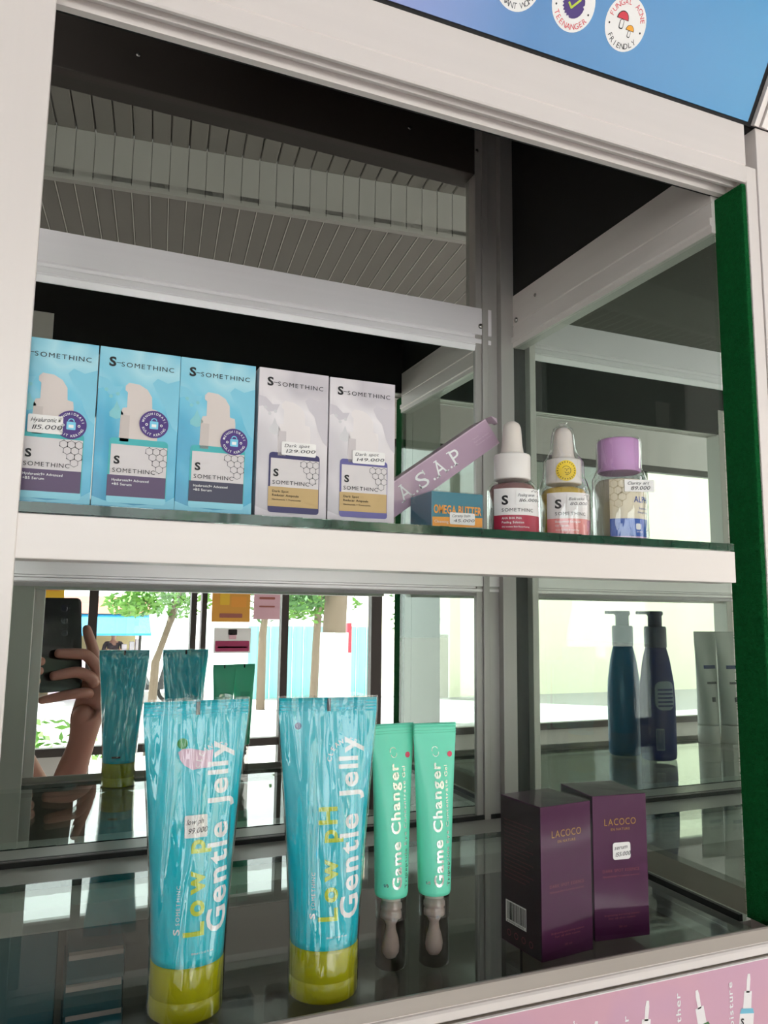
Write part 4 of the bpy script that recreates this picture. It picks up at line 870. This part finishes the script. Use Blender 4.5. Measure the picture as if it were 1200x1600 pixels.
E_ = [('hip', 'waist'), ('waist', 'chest'), ('chest', 'neck0'), ('neck0', 'neck'), ('neck', 'jaw'), ('jaw', 'head'), ('head', 'crown'), ('chest', 'rs'), ('rs', 're'), ('re', 'rf'), ('rf', 'rw'), ('rw', 'rp'), ('rp', 'rk'), ('rw', 'rp2'), ('chest', 'ls'), ('ls', 'le'), ('le', 'lw'), ('lw', 'lp'), ('lp', 'lk'),
      ('hip', 'rh'), ('rh', 'rn'), ('rn', 'ra'), ('ra', 'rt'), ('hip', 'lh'), ('lh', 'ln'), ('ln', 'la'), ('la', 'lt')]
parts_ = [skin('body', N, E_, 'skin', pr)]
def finger(pts, r0):
    nd = {i: (H(p[0], p[1], p[2]+(.003 if p[2] > 0 else 0)), r0*(1.25, 1.22, 1.14, 1.02, .84)[i]) for i, p in enumerate(pts)}
    parts_.append(skin('finger', nd, [(i, i+1) for i in range(len(pts)-1)], 'skin', pr))
finger([(.056, -.128, -.004), (.060, -.094, -.006), (.051, -.064, -.005), (.044, -.045, -.005), (.0405, -.028, -.005)], .0095)
finger([(.056, -.132, .0), (.055, -.108, .007), (.034, -.083, .0095), (.002, -.081, .0080), (-.022, -.079, .0058)], .0098)
finger([(.053, -.142, .001), (.046, -.126, .009), (.018, -.113, .0100), (-.010, -.116, .0080), (-.030, -.119, .0055)], .0095)
finger([(.050, -.155, .0), (.036, -.150, .005), (.008, -.151, .001), (-.020, -.155, -.004), (-.044, -.158, -.006)], .0082)
finger([(.054, -.165, -.016), (.048, -.145, -.026), (.034, -.122, -.026), (.015, -.106, -.022), (.0, -.097, -.020)], .0105)
finger([(-.082, -.105, -.014), (-.072, -.094, -.004), (-.060, -.092, .005), (-.048, -.092, .0072), (-.037, -.092, .0062)], .0088)
finger([(-.082, -.116, -.014), (-.073, -.110, -.004), (-.061, -.108, .005), (-.050, -.108, .0072), (-.040, -.108, .0060)], .0086)
finger([(-.084, -.125, -.014), (-.075, -.126, -.004), (-.063, -.125, .005), (-.053, -.125, .0070), (-.045, -.125, .0058)], .0082)
finger([(-.086, -.134, -.014), (-.078, -.139, -.006), (-.066, -.140, .003), (-.057, -.140, .0060), (-.050, -.139, .0052)], .0072)
finger([(-.095, -.115, -.028), (-.080, -.096, -.030), (-.062, -.080, -.024), (-.048, -.070, -.020), (-.036, -.064, -.019)], .0100)
body = merge('body', parts_, 'skin', pr)
g = lambda k, s: (N[k][0], tuple(v+s for v in (N[k][1] if isinstance(N[k][1], tuple) else (N[k][1],)*2)))
sh = {k: g(k, .014) for k in ('waist', 'hip', 'chest', 'rs', 'ls')}; sh['n'] = (V3(-.325, -.33, -.16), (.075, .07)); sh['rm'] = (N['rs'][0].lerp(N['re'][0], .55), .056); sh['lm'] = (N['ls'][0].lerp(N['le'][0], .55), .056)
merge('shirt', [skin('shirt', sh, [('waist', 'hip'), ('waist', 'chest'), ('chest', 'n'), ('chest', 'rs'), ('rs', 'rm'), ('chest', 'ls'), ('ls', 'lm')], 'shirt', pr)], 'shirt', pr)
tr_ = {k: g(k, .013) for k in ('hip', 'rh', 'rn', 'lh', 'ln', 'ra', 'la')}
merge('trousers', [skin('trousers', tr_, [('hip', 'rh'), ('rh', 'rn'), ('rn', 'ra'), ('hip', 'lh'), ('lh', 'ln'), ('ln', 'la')], 'trousers', pr)], 'trousers', pr)
hr = {'a': (V3(-.318, -.335, .09), (.085, .095)), 'b': (V3(-.32, -.33, .145), (.055, .065)), 'c': (V3(-.325, -.37, -.02), (.07, .05)), 'd': (V3(-.33, -.38, -.12), (.05, .035))}
merge('hair', [skin('hair', hr, [('a', 'b'), ('a', 'c'), ('c', 'd')], 'hair', pr)], 'hair', pr)
for s in (-.026, .026):
    MB().lathe([(.0005, -.008), (.006, -.005), (.008, 0), (.006, .005), (.0005, .008)], (-.302+s, -.220, .065), 12).build('eye', 'ink_black', pr, True)
for s in ('r', 'l'):
    p = N[s+'t'][0]; merge('shoe', [skin('shoe', {'a': (V3(p.x, -.05, -1.10), (.043, .043)), 'b': (V3(p.x, .05, -1.112), (.042, .034)), 'c': (V3(p.x, .12, -1.117), (.036, .028))}, [('a', 'b'), ('b', 'c')], 'shoe', pr)], 'shoe', pr)
stl = thing('stool', 'low dark wooden stool under the seated person', 'stool', (-.46, -.46, -1.15)); mat('stool_wood', '#4a3626', .6)
boxpart('seat', 'stool_wood', stl, -.16, .16, -.15, .15, .385, .415, .006, rel=False)
for a in (-1, 1):
    for b_ in (-1, 1): boxpart('leg', 'stool_wood', stl, a*.13-.018, a*.13+.018, b_*.12-.018, b_*.12+.018, 0, .386, .003, rel=False)

# ------------------------------------------------------------------ the street, seen in the mirrors
GZ = -2.15                                            # street level
mat('asphalt', '#b5b0b0', .9, vary=.06, vscale=.6); mat('leaf', '#5f8f34', .6, vary=.3, vscale=2); mat('leaf_dark', '#3f6f30', .6, vary=.3, vscale=2); mat('bark', '#7a6a5a', .9, vary=.15, vscale=8); mat('lime_wash', '#e9e7e2', .9)
mat('fence_teal', '#8fc9c9', .6); mat('awning_blue', '#3f9fd8', .6); mat('roof_red', '#a9655a', .7); mat('stall_wall', '#c8b98a', .8); mat('grey_door', '#8a8270', .7); mat('bike_black', '#1a1a1d', .4); mat('bike_red', '#a02a28', .35); mat('tyre', '#141414', .8)
st_ = boxpart('street', 'asphalt', None, -40, 40, -60, Y0-.5, GZ-.2, GZ); tag(st_, kind='structure')
stp = boxpart('bounce_terrace', 'floor_tile', None, X0-.1, X1+.1, Y0-3.0, Y0-.5, GZ, -1.2); tag(stp, kind='structure')  # terrace slab added to bounce sunlight up into the cabinet
def leaves(c, R, n, size, rnd):
    b = MB()
    for i in range(n):
        d = Vector((rnd.gauss(0, 1), rnd.gauss(0, 1), rnd.gauss(0, 1))).normalized()*(rnd.random()**.45); p = Vector(c)+Vector((d.x*R[0], d.y*R[1], d.z*R[2]))
        u = Vector((rnd.gauss(0, 1), rnd.gauss(0, 1), rnd.gauss(0, .5))).normalized(); w = u.orthogonal().normalized(); s = size*rnd.uniform(.6, 1.3)
        b.add([p-u*s, p+w*s*.45, p+u*s, p-w*s*.45], [(0, 1, 2, 3)])
    return b
def tree(label, base, pts, rad, crowns, n, size, m_='leaf', wash=0.0, seed=1, cat='tree'):
    t = thing('street_tree', label, cat, base, 0, 'street trees beyond the shop front'); P = [Vector(base)+Vector(p) for p in pts]
    MB().tube(P, rad, 8).build('trunk', 'bark', t, True)
    if wash: MB().tube([P[0], P[0].lerp(P[1], wash)], [rad[0]*1.05, rad[0]*1.03], 10).build('painted_base', 'lime_wash', t, True)
    b = MB(); r_ = random.Random(seed)
    for c, R in crowns:
        l = leaves(Vector(base)+Vector(c), R, n, size, r_); b.add(l.v, l.f)
    b.build('foliage', m_, t, True)
    return t
def gp(u, Y): p = virt(u, 1000, Y); return (p.x, p.y, GZ)
tree('slender leaning street tree with pale green leaves before the blue awning', gp(238, 10), [(0, 0, 0), (.05, 0, 1.5), (.22, 0, 2.05), (.35, .1, 2.7)], [.06, .05, .045, .03], [((.25, 0, 2.30), (.50, .5, .26)), ((-.25, .1, 2.22), (.35, .4, .16)), ((.4, 0, 2.9), (.8, .7, .5))], 380, .055, 'leaf', seed=2)
tree('thin upright street tree before the teal fence', gp(490, 13), [(0, 0, 0), (.05, 0, 1.6), (.12, 0, 3.2), (.1, 0, 4.2)], [.08, .07, .06, .03], [((.1, 0, 2.35), (.75, .6, .40)), ((-.5, 0, 2.35), (.5, .5, .35)), ((.2, 0, 3.3), (1.3, 1.1, .8))], 420, .07, 'leaf', seed=3)
tree('thick street tree trunk painted white below', gp(520, 9), [(0, 0, 0), (.02, 0, 2.0), (.06, 0, 3.0), (.1, 0, 4.2)], [.17, .15, .14, .10], [((.2, 0, 3.3), (1.2, 1.0, .9)), ((-.4, 0, 2.40), (.35, .4, .25))], 380, .06, 'leaf_dark', .95, seed=4)
tree('dark street tree beside the cream house', gp(642, 14), [(0, 0, 0), (-.05, 0, 1.8), (.1, 0, 3.4)], [.09, .08, .05], [((.0, 0, 3.0), (.9, .9, .7)), ((.1, 0, 2.0), (.5, .5, .5))], 380, .07, 'leaf_dark', seed=5)
tree('grey distant tree behind the teal fence', gp(410, 17), [(0, 0, 0), (0, 0, 1.6), (.1, 0, 2.6)], [.10, .09, .05], [((.0, 0, 2.5), (.8, .7, .6))], 260, .08, 'leaf_dark', seed=6)
bs = thing('bush', 'pale green bush growing low outside the shop front', 'bush', gp(70, 7)); b = leaves(Vector(gp(70, 7))+Vector((0, 0, .70)), (.7, .4, .55), 700, .06, random.Random(8)); b.build('foliage', 'leaf', bs, True)
MB().tube([Vector(gp(70, 7)), Vector(gp(70, 7))+Vector((.05, 0, .5))], [.03, .02], 6).build('stem', 'bark', bs, True)
fn = thing('fence', 'teal corrugated fence across the street', 'fence', gp(460, 19)); fx0, fx1 = virt(388, 1000, 19).x, virt(590, 1000, 19).x; yy = 2*YB-19
w = (fx1-fx0)/12
for i in range(12): MB().prism([(fx0+i*w+.01, yy), (fx0+i*w+w*.3, yy-.05), (fx0+i*w+w*.7, yy), (fx0+(i+1)*w-.01, yy-.05), (fx0+(i+1)*w-.01, yy-.08), (fx0+i*w+.01, yy-.08)], 'z', GZ, -.38).build('sheet', 'fence_teal', fn, True)
# stall with a blue awning
Ys = 20; ys = 2*YB-Ys; sx0, sx1 = virt(60, 980, Ys).x, virt(222, 980, Ys).x
sl = thing('street_stall', 'street stall with a blue awning and red tiled roof', 'stall', ((sx0+sx1)/2, ys-.6, GZ))
boxpart('back_wall', 'stall_wall', sl, sx0, sx1, ys-1.8, ys-1.7, GZ, -.1); boxpart('side_wall', 'stall_wall', sl, sx0, sx0+.08, ys-1.7, ys, GZ, -.1); boxpart('side_post', 'frame_dark', sl, sx1-.06, sx1, ys-.06, ys, GZ, -.2)
MB().prism([(ys+.75, -.62), (ys+.75, -.57), (ys, -.12), (ys, -.17)], 'x', sx0-.2, sx1+.15).build('awning', 'awning_blue', sl, True)
MB().prism([(ys+.1, -.11), (ys-.9, .32), (ys-1.9, -.08)], 'x', sx0-.3, sx1+.2).build('roof', 'roof_red', sl, True)
boxpart('counter', 'ink_pink', sl, sx0+.3, sx1-.1, ys-.5, ys-.1, GZ, -1.02)
mat('carton_pale', '#d9c9cc', .7)
for i, (u, h) in enumerate(((196, .16), (208, .22), (217, .28))):
    xx = virt(u, 1000, Ys).x; tag(boxpart('goods_box', 'carton_pale', None, xx-.055, xx+.055, ys-.42, ys-.2, -1.02, -1.02+h, .01), ('low pale box on the stall counter beside the seller', 'middle pale box on the stall counter', 'tall pale box at the end of the stall counter')[i], 'box')
sp = thing('person', 'distant stall seller in a dark shirt behind the counter', 'person', (virt(181, 1000, Ys).x, ys-.9, GZ)); xx = virt(181, 1000, Ys).x; yy = ys-.9
SB = {'hip': (V3(xx, yy, -1.25), (.13, .1)), 'ch': (V3(xx, yy, -.93), (.15, .1)), 'nk': (V3(xx, yy, -.77), .05), 'hd': (V3(xx, yy, -.62), (.075, .085)), 'rs': (V3(xx+.19, yy, -.85), .05), 're': (V3(xx+.24, yy+.1, -1.08), .04), 'rh': (V3(xx+.12, yy+.3, -1.0), .035), 'ls': (V3(xx-.19, yy, -.85), .05), 'le': (V3(xx-.24, yy+.1, -1.08), .04), 'lh': (V3(xx-.12, yy+.3, -1.0), .035), 'rk': (V3(xx+.1, yy, -1.7), .07), 'ra': (V3(xx+.1, yy, -2.1), .045), 'lk': (V3(xx-.1, yy, -1.7), .07), 'la': (V3(xx-.1, yy, -2.1), .045)}
SE = [('hip', 'ch'), ('ch', 'nk'), ('nk', 'hd'), ('ch', 'rs'), ('rs', 're'), ('re', 'rh'), ('ch', 'ls'), ('ls', 'le'), ('le', 'lh'), ('hip', 'rk'), ('rk', 'ra'), ('hip', 'lk'), ('lk', 'la')]
merge('body', [skin('b', SB, SE, 'skin', sp, 1)], 'skin', sp)
sg = {k: (SB[k][0], tuple(v+.012 for v in SB[k][1]) if isinstance(SB[k][1], tuple) else SB[k][1]+.012) for k in ('ch', 'hip', 'rs', 'ls', 're', 'le')}
merge('shirt', [skin('b', sg, [('ch', 'hip'), ('ch', 'rs'), ('rs', 're'), ('ch', 'ls'), ('ls', 'le')], 'trousers', sp, 1)], 'trousers', sp)
merge('hair', [skin('b', {'a': (V3(xx, yy-.01, -.57), (.08, .09)), 'b': (V3(xx, yy-.04, -.62), (.07, .06))}, [('a', 'b')], 'hair', sp, 1)], 'hair', sp)
# scooter
mb_ = gp(228, 19); mc = thing('scooter', 'dark motor scooter parked on the street', 'scooter', mb_, math.radians(25))
for s in (-.6, .6):
    b = MB(); n = 20
    b.rings([[((s+(.25+.045*math.cos(2*PI*j/8))*math.cos(2*PI*i/n)), .04*math.sin(2*PI*j/8), .295+(.25+.045*math.cos(2*PI*j/8))*math.sin(2*PI*i/n)) for j in range(8)] for i in range(n+1)], caps=(False, False)); wh = b.build('wheel', 'tyre', mc)
    MB().tube([(s, -.03, .295), (s, .03, .295)], .06, 10).build('hub', 'screw', wh)
MB().prism([(-.75, .55), (-.6, .78), (-.05, .74), (.12, .42), (.36, .42), (.5, .95), (.6, .95), (.5, .32), (-.35, .28)], 'y', -.13, .13).build('bodywork', 'bike_black', mc, bevel=.02)
MB().prism([(-.72, .79), (-.6, .86), (-.15, .82), (-.05, .75)], 'y', -.12, .12).build('seat', 'tyre', mc, bevel=.01)
MB().tube([(.5, -.3, 1.02), (.54, 0, .98), (.5, .3, 1.02)], .02, 8).build('handlebar', 'screw', mc); MB().tube([(.56, 0, .93), (.6, 0, .3)], .025, 8).build('fork', 'screw', mc); MB().lathe([(.02, 0), (.09, .01), (.09, .05), (.02, .06)], (.58, 0, .86), 12).build('headlamp', 'bike_red', mc)
# striped pole and cream house
pl = gp(545, 10); po = thing('road_pole', 'white pole with one red band at the roadside', 'pole', pl)
for i in range(8): boxpart('band', 'ink_red' if i == 4 else 'lime_wash', po, -.03, .03, -.03, .03, .4*i, .4*(i+1), rel=False)
hy = 2*YB-18; hx0 = virt(655, 1000, 18).x; hs = thing('house', 'cream house front with a grey door across the street', 'house', (hx0+6, hy-2, GZ))
boxpart('wall', 'wall_cream', hs, hx0, hx0+16, hy-4, hy, GZ, 7.2); boxpart('roof', 'roof_red', hs, hx0-.4, hx0+16.4, hy-4.4, hy+.5, 7.2, 7.5)
boxpart('door', 'grey_door', hs, virt(662, 1000, 18).x, virt(699, 1000, 18).x, hy, hy+.05, GZ, -.55); boxpart('door_frame', 'lime_wash', hs, virt(659, 1000, 18).x, virt(701, 1000, 18).x, hy, hy+.03, GZ, -.5)
# notices stuck to the shop window
mat('notice_orange', '#e6a444', .6); mat('notice_pink', '#e6b7c2', .6); mat('notice_maroon', '#a5365f', .6); mat('notice_yellow', '#f2c23a', .6)
def notice(label, u0, u1, v0, v1, m_, deco):
    a, b_ = virt(u0, v0, 3.785), virt(u1, v1, 3.785); x0, x1, z0, z1 = a.x, b_.x, b_.z, a.z
    t = thing('window_notice', label, 'notice', ((x0+x1)/2, a.y, z0), 0, 'notices stuck on the shop window'); boxpart('sheet', m_, t, x0, x1, a.y-.0015, a.y, z0, z1)
    p = Print(); w, h = x1-x0, z1-z0
    for (fx0, fx1, fz0, fz1, mm) in deco: p.rect(fx0*w, fx1*w, fz0*h, fz1*h, mm, 2, .004)
    p.build('printed_picture', t, lambda u, v, o: Vector((x1-u, a.y+.0004+o*4, z0+v+CZ))-root_loc(t))
notice('orange notice stuck on the shop window', 333, 390, 905, 972, 'notice_orange', ((.1, .5, .35, .6, 'omega_orange'), (.55, .8, .4, .9, 'notice_yellow'), (.2, .8, .1, .2, 'roof_red')))
notice('white and maroon notice with a dark haired portrait below the orange one', 335, 391, 981, 1020, 'paper_white', ((.04, .96, .06, .48, 'notice_maroon'), (.1, .9, .2, .26, 'notice_pink'), (.38, .62, .72, .94, 'hair'), (.40, .60, .55, .76, 'notice_pink')))
notice('pale pink notice stuck beside the orange one', 398, 437, 905, 968, 'notice_pink', ((.2, .8, .5, .56, 'roof_red'), (.2, .8, .3, .34, 'roof_red')))
notice('yellow notice at the top of the window pane behind the phone', 30, 100, 905, 935, 'notice_yellow', ((.1, .9, .4, .6, 'omega_orange'),))
